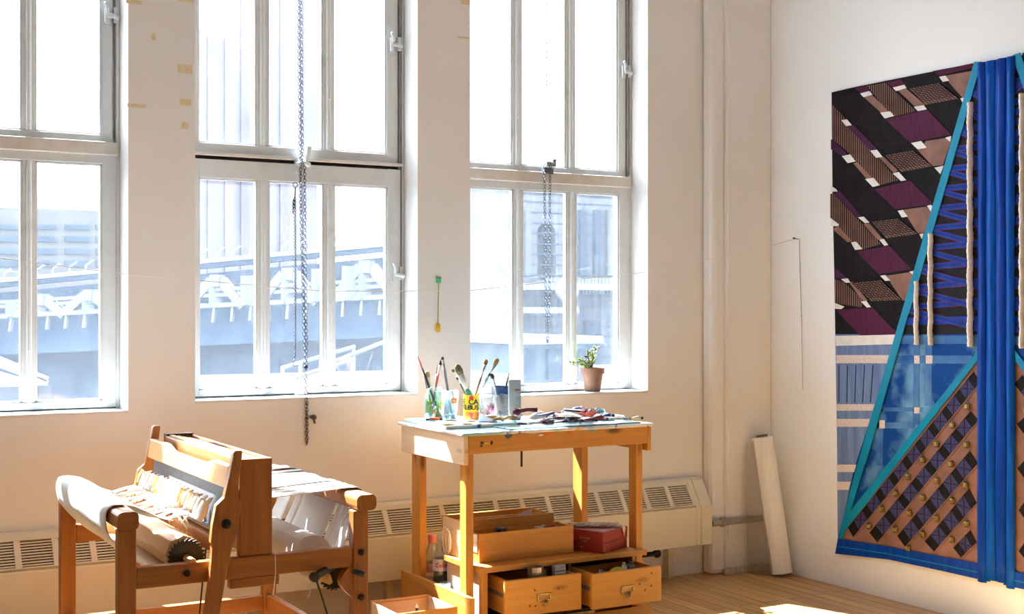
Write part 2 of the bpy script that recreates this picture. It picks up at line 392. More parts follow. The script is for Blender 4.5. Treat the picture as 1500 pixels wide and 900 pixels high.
# ------------------------------------------------------------------ convector cover along the window wall
cv = thing('radiator', 'long cream convector radiator with louvred grille under the windows', 'radiator', (1.5, 5.8, 0))
RX0, RX1 = -1.6, 4.435
A = Vector((0, 5.787, .528)); B = Vector((0, 5.705, .405)); sl = (B-A)
mb = MB()
prof = [(5.848,.19), (5.848,.548), (5.80,.548), (5.787,.538), (5.782,.520), (5.800,.505), (5.722,.405), (5.700,.402), (5.698,.395), (5.698,.19)]
mb.prism([(RX0, y, z) for y, z in prof], (RX1-RX0, 0, 0))
mb.build('casing', W_CREAM, cv, bevel=.003)
prof2 = [(5.848,.192), (5.848,.549), (5.80,.549), (5.782,.538), (5.700,.410), (5.695,.395), (5.695,.192)]
for x0, x1 in ((RX1-.02, RX1+.012), (RX1+.012, RX1+.09)):
    MB().prism([(x0, y-(.002 if x0 > RX1 else 0), z) for y, z in prof2], (x1-x0-.002, 0, 0)).build('end_cap', W_CREAM, cv, bevel=.004)
nrm = Vector((0, -sl.z, sl.y)).normalized() * -1
if nrm.y > 0: nrm = -nrm
mb = MB()
def along(t, off): p = A+sl*t+nrm*off; return p
lo = along(.08, -.004); hi = along(.95, -.004)
mb.prism([(RX0+.01, lo.y, lo.z), (RX0+.01, hi.y, hi.z), (RX0+.01, hi.y+.004, hi.z+.001), (RX0+.01, lo.y+.004, lo.z+.001)], (RX1-RX0-.02, 0, 0)); mb.build('grille_void', W_DARK, cv)
mb = MB(); nl = 10
for k in range(nl+1):
    p = along(.08+.87*k/nl, .0); mb.bar((RX0+.01, p.y, p.z), (RX1-.005, p.y, p.z), .006, .0045 if 0 < k < nl else .016, up=nrm)
x = RX1-.02
while x > RX0:
    a, b = along(.06, .002), along(.97, .002); mb.bar((x, a.y, a.z), (x, b.y, b.z), .026, .007, up=nrm); x -= .1535
mb.build('grille', W_CREAM, cv)
for xx in (-.35, 1.05, 2.2, 3.6): MB().box(xx, xx+.004, 5.6965, 5.70, .19, .40).build('panel_seam', W_GAP, cv)
mb = MB().tube([(3.98, 5.73, .165), (4.16, 5.73, .165)], .013, 10); mb.box(4.02, 4.06, 5.71, 5.75, .15, .19); mb.ball((4.17, 5.73, .165), .024, 10); mb.tube([(4.05, 5.73, .16), (4.05, 5.73, .10)], .008, 8); mb.box(4.035, 4.065, 5.715, 5.745, .06, .105, 1)
mb.build('valve', [BLACKM, BRASS], cv)
for xx in (-.8, 1.0, 2.6, 4.3): MB().box(xx, xx+.03, 5.80, 5.848, .0, .19).build('bracket', W_CREAM, cv)
# ------------------------------------------------------------------ floor loom
LW = {ax: wood('loom_maple_'+ax, (.44,.165,.035), (.29,.095,.018), ax, .42, False) for ax in 'XYZ'}
LP = wood('roller_pine', (.74,.50,.24), (.60,.36,.14), 'Y', .45, False)
CLOTH = mat('white_cotton', (.86,.85,.82), (.80,.79,.76), 60, .9, bmp=.15)
WARP = mat('white_warp', (.88,.87,.85), (.74,.73,.71), 90, .85, stretch=(.05, 6, 6), bmp=.3)
YN, YF = 4.15, 5.14
loom = thing('weaving_loom', 'wooden floor loom with white cloth and warp standing before the left window', 'loom', (1.37, 4.65, 0))
def post(x0, x1, y0, y1, z1, name='post'):
    return MB().box(x0, x1, y0, y1, 0, z1).build(name, LW['Z'], loom, bevel=.004)
for y0 in (YN, YF-.045):
    post(.938, .995, y0, y0+.045, .80); post(1.735, 1.79, y0, y0+.045, .80)
    MB().box(.995, 1.735, y0+.004, y0+.041, .608, .676).build('side_rail', LW['X'], loom, bevel=.004)
    MB().box(.995, 1.735, y0+.004, y0+.041, .265, .325).build('lower_rail', LW['X'], loom, bevel=.004)
    MB().box(.88, 1.85, y0+.002, y0+.043, 0, .07).build('foot', LW['X'], loom, bevel=.006)
    for xx, zz in ((1.155, .645), (.966, .50), (1.762, .50), (1.762, .655)):
        yy = y0-.003 if y0 == YN else y0+.048
        MB().lathe([(.011, -.006), (.011, .004), (.006, .007)], (xx, yy, zz), 12, axis=(0, -1, 0)).build('bolt', BLACKM, loom, smooth=False)
for x0 in (.95, 1.745): MB().box(x0, x0+.03, YN+.045, YF-.045, .26, .33).build('cross_rail', LW['Y'], loom, bevel=.004)
MB().box(1.30, 1.47, YN+.006, YN+.041, .575, .608).build('castle_foot', LW['X'], loom, bevel=.004)
MB().box(1.30, 1.47, YF-.041, YF-.006, .575, .608).build('castle_foot', LW['X'], loom, bevel=.004)
# beams: rounded section
def beam(x0, x1, z0, z1, name, r=.018):
    mb = MB(); pts = []
    for cx, cz, s in ((x1-r, z1-r, 0), (x0+r, z1-r, 1), (x0+r, z0+r, 2), (x1-r, z0+r, 3)):
        for k in range(5): q = PI/2*s+PI/2*k/4; pts.append((cx+r*math.cos(q), YN-.012, cz+r*math.sin(q)))
    mb.prism(pts, (0, YF-YN+.024, 0)); return mb.build(name, LW['Y'], loom)
beam(.932, 1.0, .80, .858, 'breast_beam'); beam(1.742, 1.815, .80, .855, 'back_beam')
# cloth beam (octagonal roller) with ratchet wheel
RC = Vector((1.178, 0, .687))
mb = MB().lathe([(.060, 0), (.060, .80)], (RC.x, 4.27, RC.z), 8, axis=(0,1,0)); mb.tube([(RC.x, YN+.01, RC.z-.01), (RC.x, YF-.01, RC.z-.01)], .012, 10)
cb = mb.build('cloth_beam', LP, loom, bevel=.003)
pts = []
for k in range(26):
    a = 2*PI*k/26; r = .066; pts.append((RC.x+r*.84*math.cos(a), 0, RC.z-.01+r*.84*math.sin(a))); a2 = a+.05; pts.append((RC.x+r*math.cos(a2), 0, RC.z-.01+r*math.sin(a2)))
MB().prism([(x, 4.235, z) for x, y, z in pts], (0, .006, 0)).build('ratchet_wheel', BLACKM, cb)
# woven cloth: roller -> round the breast beam -> sagging towards the reed
def strip(path, y0, y1, name, m, par, sag=None, ny=14, solid=.003, taper=None, smooth=True):
    vs = []; n = len(path)
    for i, (x, z) in enumerate(path):
        for j in range(ny+1):
            t = j/ny; a, b = (y0, y1) if not taper else taper(i/(n-1))
            p = Vector((x, a+(b-a)*t, z))
            if sag: p = p+Vector(sag(i/(n-1), t))
            vs.append(p)
    fs = [(i*(ny+1)+j, i*(ny+1)+j+1, (i+1)*(ny+1)+j+1, (i+1)*(ny+1)+j) for i in range(n-1) for j in range(ny)]
    return MB().add(vs, fs).build(name, m, par, smooth=smooth, solid=solid)
def cat_(path, k=5):
    out = []
    for i in range(len(path)-1):
        p0 = path[max(i-1, 0)]; p1 = path[i]; p2 = path[i+1]; p3 = path[min(i+2, len(path)-1)]
        for s in range(k):
            t = s/k; out.append(tuple(.5*((2*p1[a])+(-p0[a]+p2[a])*t+(2*p0[a]-5*p1[a]+4*p2[a]-p3[a])*t*t+(-p0[a]+3*p1[a]-3*p2[a]+p3[a])*t**3) for a in (0, 1)))
    return out+[path[-1]]
path = cat_([(1.165, .629), (1.09, .640), (1.01, .682), (.945, .752), (.926, .795), (.924, .842), (.94, .864), (.97, .867), (1.01, .858), (1.05, .836), (1.09, .812), (1.128, .800)], 4)
random.seed(3); ph = [random.random()*6 for _ in range(5)]
def csag(s, t):
    w = max(0, (s-.62)/.38)
    end = w**2.2*(.012*math.sin(9*t+ph[0])+.008*math.sin(23*t+ph[1]))
    return (end*1.2+w*w*.012*math.sin(6*t), 0, -.018*w*math.sin(PI*t)+.004*w*math.sin(17*t+ph[2]+4*s)+.002*math.sin(11*t+9*s))
strip(path, 4.27, 5.10, 'woven_cloth', CLOTH, loom, csag, 44, .003, taper=lambda s: (4.24+.03*(1-s), 5.10-.02*s))
# apron stick, lacing cords and the tied warp bundles
mb = MB().bar((1.215, 4.26, .805), (1.205, 5.06, .812), .012, .008)
o = mb.build('apron_stick', CLOTH, loom, bevel=.002)
random.seed(11); mb = MB(); k = 11
for i in range(k):
    y = 4.30+i*.074; d = random.uniform(-.02, .02)
    mb.tube([(1.118+random.uniform(-.01, .01), y, .800), (1.17, y+.02+d, .806), (1.215, y+.045, .812)], .0045, 6)
    mb.tube([(1.120, y+.004, .800), (1.165, y-.015+d, .812), (1.212, y-.03, .814)], .004, 6)
    for j in range(3): mb.tube([(1.212, y+.03, .812), (1.20+random.uniform(-.03, .01), y+random.uniform(-.02, .05), .81), (1.19+random.uniform(-.03, .02), y+random.uniform(-.02, .05), .785-random.random()*.02)], [.004, .005, .002], 6)
mb.build('lacing_cord', CLOTH, loom, smooth=True)
TANY = mat('tan_yarn', (.72,.50,.30), (.60,.38,.2), 60, .9); ORY = mat('orange_yarn', (.70,.30,.07), (.6,.24,.05), 60, .9); GRY = mat('grey_yarn', (.55,.55,.54), (.45,.45,.44), 60, .9)
for i in range(15):
    y = 4.245+i*.057; h = .880-.012*random.random(); m = [CLOTH, CLOTH, TANY, CLOTH, ORY, GRY][i % 6]
    mb = MB(); mb.tube([(1.213, y+.004, .806), (1.222, y+.002, .798), (1.234, y, .822), (1.245, y, h-.016), (1.268, y, .868)], [.007, .016, .022, .018, .005], 8, flat=.75)
    mb.tube([(1.242, y-.006, h-.01), (1.229, y-.004, h+.002), (1.219, y+.004, h-.02), (1.214, y+.008, h-.045)], [.005, .006, .005, .002], 6)
    mb.build('warp_bundle', m, loom, smooth=True)
# beater, leaning towards the castle
beater = thing('beater', None, None, (0,0,0)); beater.parent = loom; beater.location = (0,0,0)
def bx(z): return 1.165+(z-.1)*.163          # beater centre line: x at height z
def arm(y):
    mb = MB()
    w = [(.06,.028), (.50,.028), (.62,.030), (.70,.036), (.735,.040), (.74,.046), (.80,.050), (.862,.048), (.885,.026), (.95,.020), (1.0,.018), (1.03,.017), (1.035,.010)]
    L = [(bx(z)-h, y, z) for z, h in w]; R = [(bx(z)+h*.75, y, z) for z, h in reversed(w)]
    mb.prism(L+R, (0, .028, 0)); return mb.build('beater_arm', LW['Z'], beater, bevel=.003)
for y in (YN-.038, YF+.010): arm(y)
for y, s in ((YN-.038, -1), (YF+.038, 1)):
    MB().lathe([(.016, 0), (.016, .008), (.008, .014)], (bx(.80)-.006, y, .80), 14, axis=(0, s, 0)).build('wing_nut', BLACKM, beater)
# hand board with its scooped grip
pts = []; y0, y1 = YN-.012, YF+.012
for k in range(41):
    t = k/40; y = y0+(y1-y0)*t; e = .22; s = 0
    if .16 < t < .80:
        q = (t-.16)/.64; s = min(1, q/e, (1-q)/e); s = s*s*(3-2*s)
    pts.append((y, .985-.020*s))
zb = .912
mb = MB(); mb.prism([(bx(z)-.020, y, z) for y, z in [(y0, zb)]+pts+[(y1, zb)]], (.024, 0, 0)); 
mb.build('hand_board', wood('beater_top', (.66,.38,.14), (.54,.28,.08), 'Y', .35, False), beater, bevel=.004)
# reed: fine steel dents between two baulks
REED = mat('reed_steel', (.17,.17,.18), (.12,.12,.13), 120, .6, metal=0)
mb = MB(); 
for k in range(150):
    y = YN+.03+k*(YF-YN-.06)/149; mb.bar((bx(.765)+.002, y, .765), (bx(.915)+.002, y, .915), .0042, .0042, up=(1,0,0))
mb.bar((bx(.765), YN+.02, .766), (bx(.765), YF-.02, .766), .012, .014); mb.bar((bx(.915), YN+.02, .911), (bx(.915), YF-.02, .911), .012, .014)
mb.build('reed', REED, beater)
MB().bar((bx(.72)-.0, YN-.01, .722), (bx(.72), YF+.01, .722), .034, .052).build('race_board', LW['Y'], beater, bevel=.003)
# castle
def castle(y):
    MB().box(1.335, 1.447, y, y+.035, .676, 1.0).build('castle_upright', LW['Z'], loom, bevel=.003)
castle(YN+.012); castle(YF-.047)
mb = MB().box(1.332, 1.345, YN+.047, YF-.047, .945, .998); mb.box(1.437, 1.45, YN+.047, YF-.047, .945, .998); mb.build('castle_rail', LW['Y'], loom, bevel=.003)
MB().box(1.336, 1.446, YF-.05, YF-.008, 1.0, 1.006).build('castle_cap', mat('dark_walnut', (.13,.06,.03), None, 20, .5), loom, bevel=.002)
WIRE = mat('heddle_wire', (.35,.33,.32), None, 50, .4, metal=.6)
for k, x in enumerate((1.356, 1.378, 1.400, 1.422)):
    mb = MB().box(x-.008, x+.008, YN+.052, YF-.052, .965-.004*k, 1.002-.004*k); mb.box(x-.008, x+.008, YN+.052, YF-.052, .69, .722)
    mb.box(x-.008, x+.008, YN+.052, YN+.07, .722, .965-.004*k); mb.box(x-.008, x+.008, YF-.07, YF-.052, .722, .965-.004*k)
    s = mb.build('shaft_frame', wood('shaft_wood_%s' % 'abcd'[k], (.66,.45,.22), (.5,.3,.12), 'Y', .5, False), loom)
    mb = MB()
    for j in range(90):
        y = YN+.09+j*(YF-YN-.18)/89+random.uniform(-.003, .003); mb.bar((x, y, .722), (x, y, .964-.004*k), .0016, .0016)
    mb.build('heddles', WIRE, s)
# warp: reed -> castle -> back beam -> warp beam
def wstrip(y0, y1, name):
    p = [(bx(.84)+.01, .838), (1.39, .845), (1.60, .855), (1.745, .862), (1.80, .862), (1.82, .850), (1.82, .82), (1.79, .75), (1.73, .63), (1.66, .575), (1.62, .565)]
    return strip(p, y0, y1, name, WARP, loom, lambda s, t: (0, 0, .003*math.sin(40*t+5*s)), 8, .0015)
for y0, y1 in ((4.27, 4.345), (4.352, 4.41), (4.416, 4.455), (4.475, 4.80), (4.812, 4.875), (4.915, 5.05)): wstrip(y0, y1, 'warp_sheet')
WC = Vector((1.62, 0, .64))
mb = MB().lathe([(.073, 0), (.074, .40), (.073, .82)], (WC.x, 4.245, WC.z), 20, axis=(0,1,0)); mb.build('wound_warp', mat('wound_paper', (.74,.74,.74), (.68,.68,.69), 20, .6), loom, smooth=False)
mb = MB().tube([(WC.x, YN+.005, WC.z), (WC.x, YF-.005, WC.z)], .014, 10); wb = mb.build('warp_beam', LW['Y'], loom)
# rear ratchet, brake lever and its rod
G = Vector((1.70, 4.235, .575)); pts = []
for k in range(24):
    a = 2*PI*k/24; r = .062; pts.append((G.x+r*.86*math.cos(a), G.y, G.z+r*.86*math.sin(a))); pts.append((G.x+r*math.cos(a+.05), G.y, G.z+r*math.sin(a+.05)))
MB().prism(pts, (0, .008, 0)).build('ratchet_wheel', BLACKM, loom)
a = P(499, 823, Y=4.20); b = P(460, 846, Y=4.13)
MB().bar(a, b, .016, .028, up=(0,0,1)).build('brake_lever', BLACKM, loom, bevel=.006)
mb = MB().lathe([(.016, 0), (.016, .02), (.01, .024)], b+Vector((0, .008, 0)), 12, axis=(0,-1,0)); mb.build('lever_knob', BLACKM, loom)
MB().tube([b+Vector((.004,0,0)), P(470, 870, Y=4.15), P(481, 905, Y=4.18), (P(486, 930, Y=4.2).x, 4.2, .08)], .0035, 6).build('tie_rod', BLACKM, loom)
k = P(520, 838, Y=YN-.002); MB().tube([k+Vector((.0,0,.0)), k+Vector((0, -.02, 0)), k+Vector((.022, -.03, -.006))], [.010, .011, .012], 10).build('peg', mat('dark_peg', (.08,.07,.06), None, 30, .5), loom, smooth=True)
# curved bracket inside the rear post
mb = MB(); mb.prism([(1.735, YN+.005, .62), (1.735, YN+.005, .50)]+[(1.735-.045*math.sin(PI*t/8), YN+.005, .50+.12*t/8) for t in range(1, 8)], (0, .035, 0)); mb.build('corner_block', LW['Z'], loom)
mb = MB()
for i in range(3): mb.tube([(1.60+.02*i, 4.24, .60), (1.63+.02*i, 4.22, .57), (1.68, 4.23, .545)], .009, 8)
mb.build('wooden_pawl', LP, loom)
# stray threads hanging from the near rail
for (u, v0, v1) in ((403, 808, 872), (455, 848, 876)):
    p = P(u, v0, Y=YN-.006); q = P(u-3, v1, Y=YN-.008); m_ = (p+q)/2+Vector((.004, -.003, 0))
    MB().tube([p, m_, q, q+Vector((-.004, 0, .006))], [.0012, .0012, .003, .001], 5).build('stray_thread', CLOTH, loom)
for (u, v0, v1) in ((380, 740, 800), (384, 735, 812)): pass
# treadle cords below the shafts
mb = MB()
for i in range(4):
    x = 1.30+.02*i; mb.tube([(1.356+.022*i, 4.6, .69), (x, 4.5, .45), (x-.03, 4.5, .10)], .003, 5)
mb.build('treadle_cord', BLACKM, loom)
for i in range(4): MB().box(1.0, 1.55, 4.46+.06*i, 4.50+.06*i, .07+.012*i, .095+.012*i).build('treadle', LW['X'], loom, bevel=.003)
# ------------------------------------------------------------------ work table
PW = {ax: wood('table_pine_'+ax, (.62,.29,.055), (.47,.19,.03), ax, .45) for ax in 'XYZ'}
DW = {ax: wood('drawer_pine_'+ax, (.68,.33,.065), (.55,.235,.04), ax, .45) for ax in 'XYZ'}
PALE = wood('pale_pine_Y', (.80,.62,.42), (.68,.47,.27), 'Y', .5)
TX0, TX1, TY0, TY1, TZ = 2.565, 3.548, 4.92, 5.557, .95
table = thing('work_table', 'tall pine work table with paint-smeared top, standing below the right-hand window', 'table', ((TX0+TX1)/2, (TY0+TY1)/2, 0))
def paint_top():
    m, nt, b = nodes('paint_smeared_top'); v = coords(nt, (1,1,1))
    base = (.74,.76,.76)
    col = base
    for sc_, lo, hi, c, seed in ((4.0,.55,.62,(.34,.56,.57),0), (9.0,.64,.67,(.03,.12,.32),3), (13.0,.665,.69,(.75,.62,.05),6), (11.0,.67,.69,(.50,.05,.12),9), (17.0,.68,.70,(.03,.03,.05),12), (7.0,.66,.70,(.12,.42,.35),15)):
        mp = N(nt, 'ShaderNodeMapping'); mp.inputs['Location'].default_value = (seed*1.7, seed*.9, seed); nt.links.new(v, mp.inputs['Vector'])
        f = noise(nt, mp.outputs['Vector'], sc_, 4, .55, .5)
        col = mix(nt, ramp(nt, f, [(lo, (0,0,0)), (hi, (1,1,1))]), col, c)
    nt.links.new(col, b.inputs['Base Color']); b.inputs['Roughness'].default_value = .45
    return m
PTOP = paint_top()
MB().box(TX0-.012, TX1+.012, TY0-.006, TY1+.02, TZ, TZ+.015).build('tabletop', PTOP, table, bevel=.005)
MB().box(TX0+.022, TX1-.022, TY0, TY0+.02, .872, TZ).build('apron', PW['X'], table, bevel=.002)
MB().box(TX0+.022, TX1-.022, TY1-.02, TY1, .872, TZ).build('apron', PW['X'], table, bevel=.002)
q = MB().box(TX0, TX0+.021, TY0, TY1, .826, TZ).build('side_board', PALE, table, bevel=.002); q['label'] = 'paler side board'  # left side board in a paler pine than the right one
MB().box(TX1-.021, TX1, TY0, TY1, .838, TZ).build('side_board', PW['Y'], table, bevel=.002)
for x in (TX0+.0215, TX1-.071):
    for y0, y1 in ((4.9405, 5.000), (5.405, 5.488)):
        MB().box(x-.0 if x < 3 else x+.0, x+.036, y0, y1, 0, .872 if 0 else .949).build('leg', PW['Z'], table, bevel=.002)
MB().box(TX0-.002, TX0+.021, 4.86, TY1, .135, .267).build('stretcher', PW['Y'], table, bevel=.002)
MB().box(TX0+.0215, TX1-.03, 5.27, 5.40, .19, .21).build('low_shelf', PW['X'], table, bevel=.002)
# drips, tape and a hanging strap on the front apron
CO = {'orange': (.75,.17,.02), 'slate': (.08,.09,.14), 'white': (.85,.85,.83), 'teal': (.15,.45,.42), 'yellow': (.8,.6,.05), 'dark': (.04,.025,.02)}
PC = {k: mat('paint_'+k, c, None, 30, .5) for k, c in CO.items()}
for (u, v, w, h, c) in ((802, 636, .05, .014, 'orange'), (792, 638, .03, .008, 'white'), (835, 634, .03, .01, 'orange'), (745, 638, .036, .032, 'slate'), (706, 649, .014, .012, 'dark'), (705, 654, .012, .010, 'dark'), (720, 649, .012, .02, 'dark'), (780, 634, .05, .01, 'white'), (868, 631, .06, .008, 'teal'), (713, 650, .03, .006, 'yellow')):
    c0 = P(u, v, Y=TY0); pts = []
    for k in range(10): a = 2*PI*k/10; r = random.uniform(.7, 1.15); pts.append((c0.x+w*.5*r*math.cos(a), TY0-.0025, min(c0.z+h*.5*r*math.sin(a), TZ-.001)))
    q = MB().prism(pts, (0, .003, 0)).build('paint_splash', PC[c], table); q['label'] = c+' paint splash'
c0 = P(764, 664, Y=4.945); MB().box(c0.x-.005, c0.x+.005, 4.943, 4.947, .80, .90).build('hanging_strap', BLACKM, table, bevel=.001)

# ------------------------------------------------------------------ drawer cabinet under the table
cab = thing('drawer_cabinet', 'low pine cabinet under the work table with two drawers pulled open', 'cabinet', (3.05, 5.06, 0))
CX0, CX1, CY0, CY1, CZ = 2.645, 3.462, 4.925, 5.24, .385
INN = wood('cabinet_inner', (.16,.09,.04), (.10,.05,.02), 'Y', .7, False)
mb = MB().prism([(2.628, 4.893, CZ-.026), (3.505, 4.893, CZ-.026), (3.505, 4.934, CZ-.026), (3.467, 4.934, CZ-.026), (3.467, CY1, CZ-.026), (2.628, CY1, CZ-.026)], (0, 0, .026)); mb.build('cabinet_top', PW['X'], cab, bevel=.003)
q = MB().box(CX0, CX0+.018, CY0, CY1, .0, CZ-.027).build('side_panel', mat('greyed_wood', (.60,.47,.36), (.5,.37,.27), 6, .6, stretch=(1,1,6)), cab, bevel=.002); q['label'] = 'weathered greyish side panel'
MB().box(CX1-.018, CX1, CY0, CY1, .0, CZ-.027).build('side_panel', PW['Z'], cab, bevel=.002)
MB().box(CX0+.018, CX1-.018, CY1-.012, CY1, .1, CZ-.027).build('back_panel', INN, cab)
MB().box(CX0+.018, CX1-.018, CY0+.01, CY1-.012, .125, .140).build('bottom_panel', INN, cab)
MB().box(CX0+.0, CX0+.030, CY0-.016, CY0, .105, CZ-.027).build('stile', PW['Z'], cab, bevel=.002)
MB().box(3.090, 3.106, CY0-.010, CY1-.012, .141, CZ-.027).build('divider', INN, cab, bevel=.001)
MB().box(2.62, 3.47, 4.893, 4.924, .0, .1).build('plinth', PW['X'], cab, bevel=.003)
MB().box(2.62, 3.53, 4.885, 4.892, .085, .128).build('base_rail', PW['X'], cab, bevel=.002)
def drawer(x0, x1, yf, rot, zt=.335, zb=.182):
    """front face at yf; box reaches back into the cabinet"""
    d = thing('drawer', None, None, (0,0,0)); d.parent = cab
    w = x1-x0; 
    d.location = Vector((x0+w/2, yf, 0))-base_of(cab); d.rotation_euler.z = rot
    def bld(mb, name, m, par=d, **k):
        o = mb.build(name, m, None, **k); o.parent = par; o.location = Vector(o.location); return o
    a, b = -w/2, w/2
    bld(MB().box(a, b, 0, .020, zb-.004, zt), 'drawer_front', DW['X'], bevel=.003)
    q = bld(MB().box(a+.014, a+.028, .0205, .27, zb, zt-.004), 'drawer_side', PW['Y'], bevel=.002)
    bld(MB().box(b-.028, b-.014, .0205, .27, zb, zt-.004), 'drawer_side', PW['Y'], bevel=.002)
    bld(MB().box(a+.0125, a+.0138, .03, .27, .255, .272), 'runner_groove', mat('grey_runner', (.15,.15,.17), None, 30, .5))
    bld(MB().box(a+.028, b-.028, .255, .27, zb, zt-.02), 'drawer_back', PW['X'])
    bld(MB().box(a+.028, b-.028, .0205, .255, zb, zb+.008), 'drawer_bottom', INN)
    cz = zb+.068; cx = .0
    mb = MB(); fw, fh = .034, .016
    mb.box(cx-fw, cx+fw, -.005, .0, cz-fh, cz-fh+.006); mb.box(cx-fw, cx+fw, -.005, .0, cz+fh-.006, cz+fh); mb.box(cx-fw, cx-fw+.007, -.005, .0, cz-fh, cz+fh); mb.box(cx+fw-.007, cx+fw, -.005, .0, cz-fh, cz+fh)
    mb.tube([(cx-.012, -.003, cz-fh), (cx, -.016, cz-fh-.012), (cx+.012, -.003, cz-fh)], [.006, .010, .006], 8); mb.ball((cx, -.014, cz-fh-.014), .009, 8)
    bld(mb, 'label_pull', BRASS, smooth=False)
    mb = MB()
    for k in range(4):
        x_ = random.uniform(a+.03, b-.03); z_ = random.uniform(zb+.02, zt-.02); mb.lathe([(.004, 0), (.005, .0006)], (x_, .0, z_), 8, axis=(0,-1,0))
    bld(mb, 'wood_knot', mat('knot', (.16,.06,.02), None, 40, .6))
    return d
drawer(2.705, 3.080, 4.800, math.radians(-3.0)); drawer(3.108, 3.482, 4.748, math.radians(.4))
# things in the drawers
def single(mb, name, m, label, cat, group=None, **k): return tag(mb.build(name, m, **k), label, cat, group)
SILV = mat('foil_silver', (.62,.60,.58), (.3,.29,.28), 40, .3, metal=.8)
c = Vector((2.89, 4.87, .19))
mb = MB().lathe([(.022, 0), (.026, .06), (.036, .165), (.037, .180), (.033, .180), (.032, .165), (.024, .06), (.02, .004)], c, 10); single(mb, 'foil_cup', SILV, 'crumpled silvery cup standing in the left open drawer', 'cup')
mb = MB().lathe([(.020, 0), (.021, .12), (.018, .150), (.006, .158)], (2.945, 4.90, .19), 14); single(mb, 'olive_jar', mat('olive', (.30,.28,.06), None, 20, .5), 'small olive green pot beside the silvery cup in the left drawer', 'pot', smooth=True)
mb = MB().box(2.985, 3.04, 4.858, 4.885, .19, .365); mb.box(2.985, 3.04, 4.857, 4.858, .345, .35, 1); mb.box(2.985, 3.04, 4.857, 4.858, .33, .335, 1); single(mb, 'grey_carton', [mat('grey_card', (.38,.38,.42), None, 20, .5), PC['white']], 'grey striped little carton at the right of the left drawer', 'carton', bevel=.002)
JUNK = [((3.20, 4.82), .012, .145, (.30,.30,.32), 'short grey marker standing in the right drawer'), ((3.235, 4.86), .016, .14, (.12,.12,.14), 'black film pot standing in the right drawer'), ((3.345, 4.85), .012, .158, (.62,.62,.6), 'pale tube standing behind the yellow lemon shape'), ((3.40, 4.87), .015, .152, (.18,.2,.26), 'dark blue tube standing at the right of the right drawer')]
for (x, y), r, h, c, l in JUNK: single(MB().lathe([(r*.9, 0), (r, .01), (r, h-.02), (r*.6, h-.012), (r*.6, h)], (x, y, .19), 12), 'paint_pot', mat('pot_'+l[:9], c, None, 20, .5), l, 'pot', smooth=False)
single(MB().ball((3.295, 4.825, .305), .042, 14, sx=1.1, sy=.8, sz=.75), 'green_sponge', mat('sponge', (.50,.48,.06), (.38,.36,.03), 60, .9, bmp=.4), 'rounded yellow-green sponge lying in the right drawer', 'sponge', smooth=True)
single(MB().box(3.142, 3.25, 4.80, 4.95, .191, .27), 'dark_box', mat('darkbox', (.07,.06,.06), None, 20, .6), 'dark box filling the left half of the right drawer', 'box', bevel=.003)
single(MB().box(3.37, 3.44, 4.90, 4.94, .19, .32), 'grey_box', mat('greybox', (.28,.28,.27), None, 20, .6), 'narrow grey box at the back of the right drawer', 'box', bevel=.003)

# ------------------------------------------------------------------ boxes on the cabinet
def open_box(name, label, x0, x1, y0, y1, z0, z1, m1, m2, t=.012, cat='box', ends=None):
    b = thing(name, label, cat, ((x0+x1)/2, (y0+y1)/2, z0))
    MB().box(x0, x1, y0, y0+t, z0, z1).build('front_board', m1, b, bevel=.002); MB().box(x0, x1, y1-t, y1, z0, z1).build('back_board', m1, b, bevel=.002)
    MB().box(x0+.0005, x0+t, y0+t, y1-t, z0, z1-.004).build('end_board', ends or m2, b, bevel=.001); MB().box(x1-t, x1-.0005, y0+t, y1-t, z0, z1-.004).build('end_board', m2, b, bevel=.001)
    MB().box(x0+t, x1-t, y0+t, y1-t, z0, z0+.008).build('bottom_board', m2, b)
    return b
fb = open_box('wooden_box', 'long open pine box in front, on the cabinet beside the red box', 2.674, 3.160, 4.982, 5.112, CZ+.001, .512, PW['X'], PW['Y'])
LAB = mat('paper_label', (.72,.72,.70), (.5,.52,.55), 30, .6)
q = MB().box(2.6715, 2.6738, 5.0, 5.07, .43, .505).build('label_card', LAB, fb)
bb = open_box('wooden_box', 'taller open pine box standing behind the long one with one end coloured as if sunlit', 2.655, 3.14, 5.118, 5.315, CZ+.001, .552, PW['X'], PW['Y'], ends=PALE)  # left end board paler: sunlight put into the wood colour
MB().box(2.667, 3.128, 5.20, 5.212, CZ+.02, .545).build('partition', PW['X'], bb)
c = Vector((2.93, 5.16, .535)); single(MB().prism([(2.85, 5.135, .50), (3.03, 5.135, .50), (3.03, 5.135, .575), (2.985, 5.135, .566)], (0, .002, 0)), 'paper_scrap', mat('grey_paper', (.62,.56,.58), None, 20, .7), 'pale torn paper sticking out of the taller pine box', 'paper')
for i, (x, y, l, c, lab) in enumerate(((3.02, 5.05, .09, (.5,.5,.52), 'grey tube lying near the right end of the long pine box'), (3.08, 5.06, .07, (.5,.12,.05), 'red-brown tube at the right end of the long pine box'), (2.82, 5.05, .12, (.05,.05,.06), 'black cased tool in the middle of the long pine box'))):
    single(MB().box(x-.014, x+.014, y-.03, y+.03, .394, .46+l*.5).tube([(x-.03, y, .49+i*.008), (x+.035, y+.02, .505)], .008, 8), 'art_tool', mat('toolcol_%d' % i, c, None, 30, .5), lab, 'tool', bevel=.002)
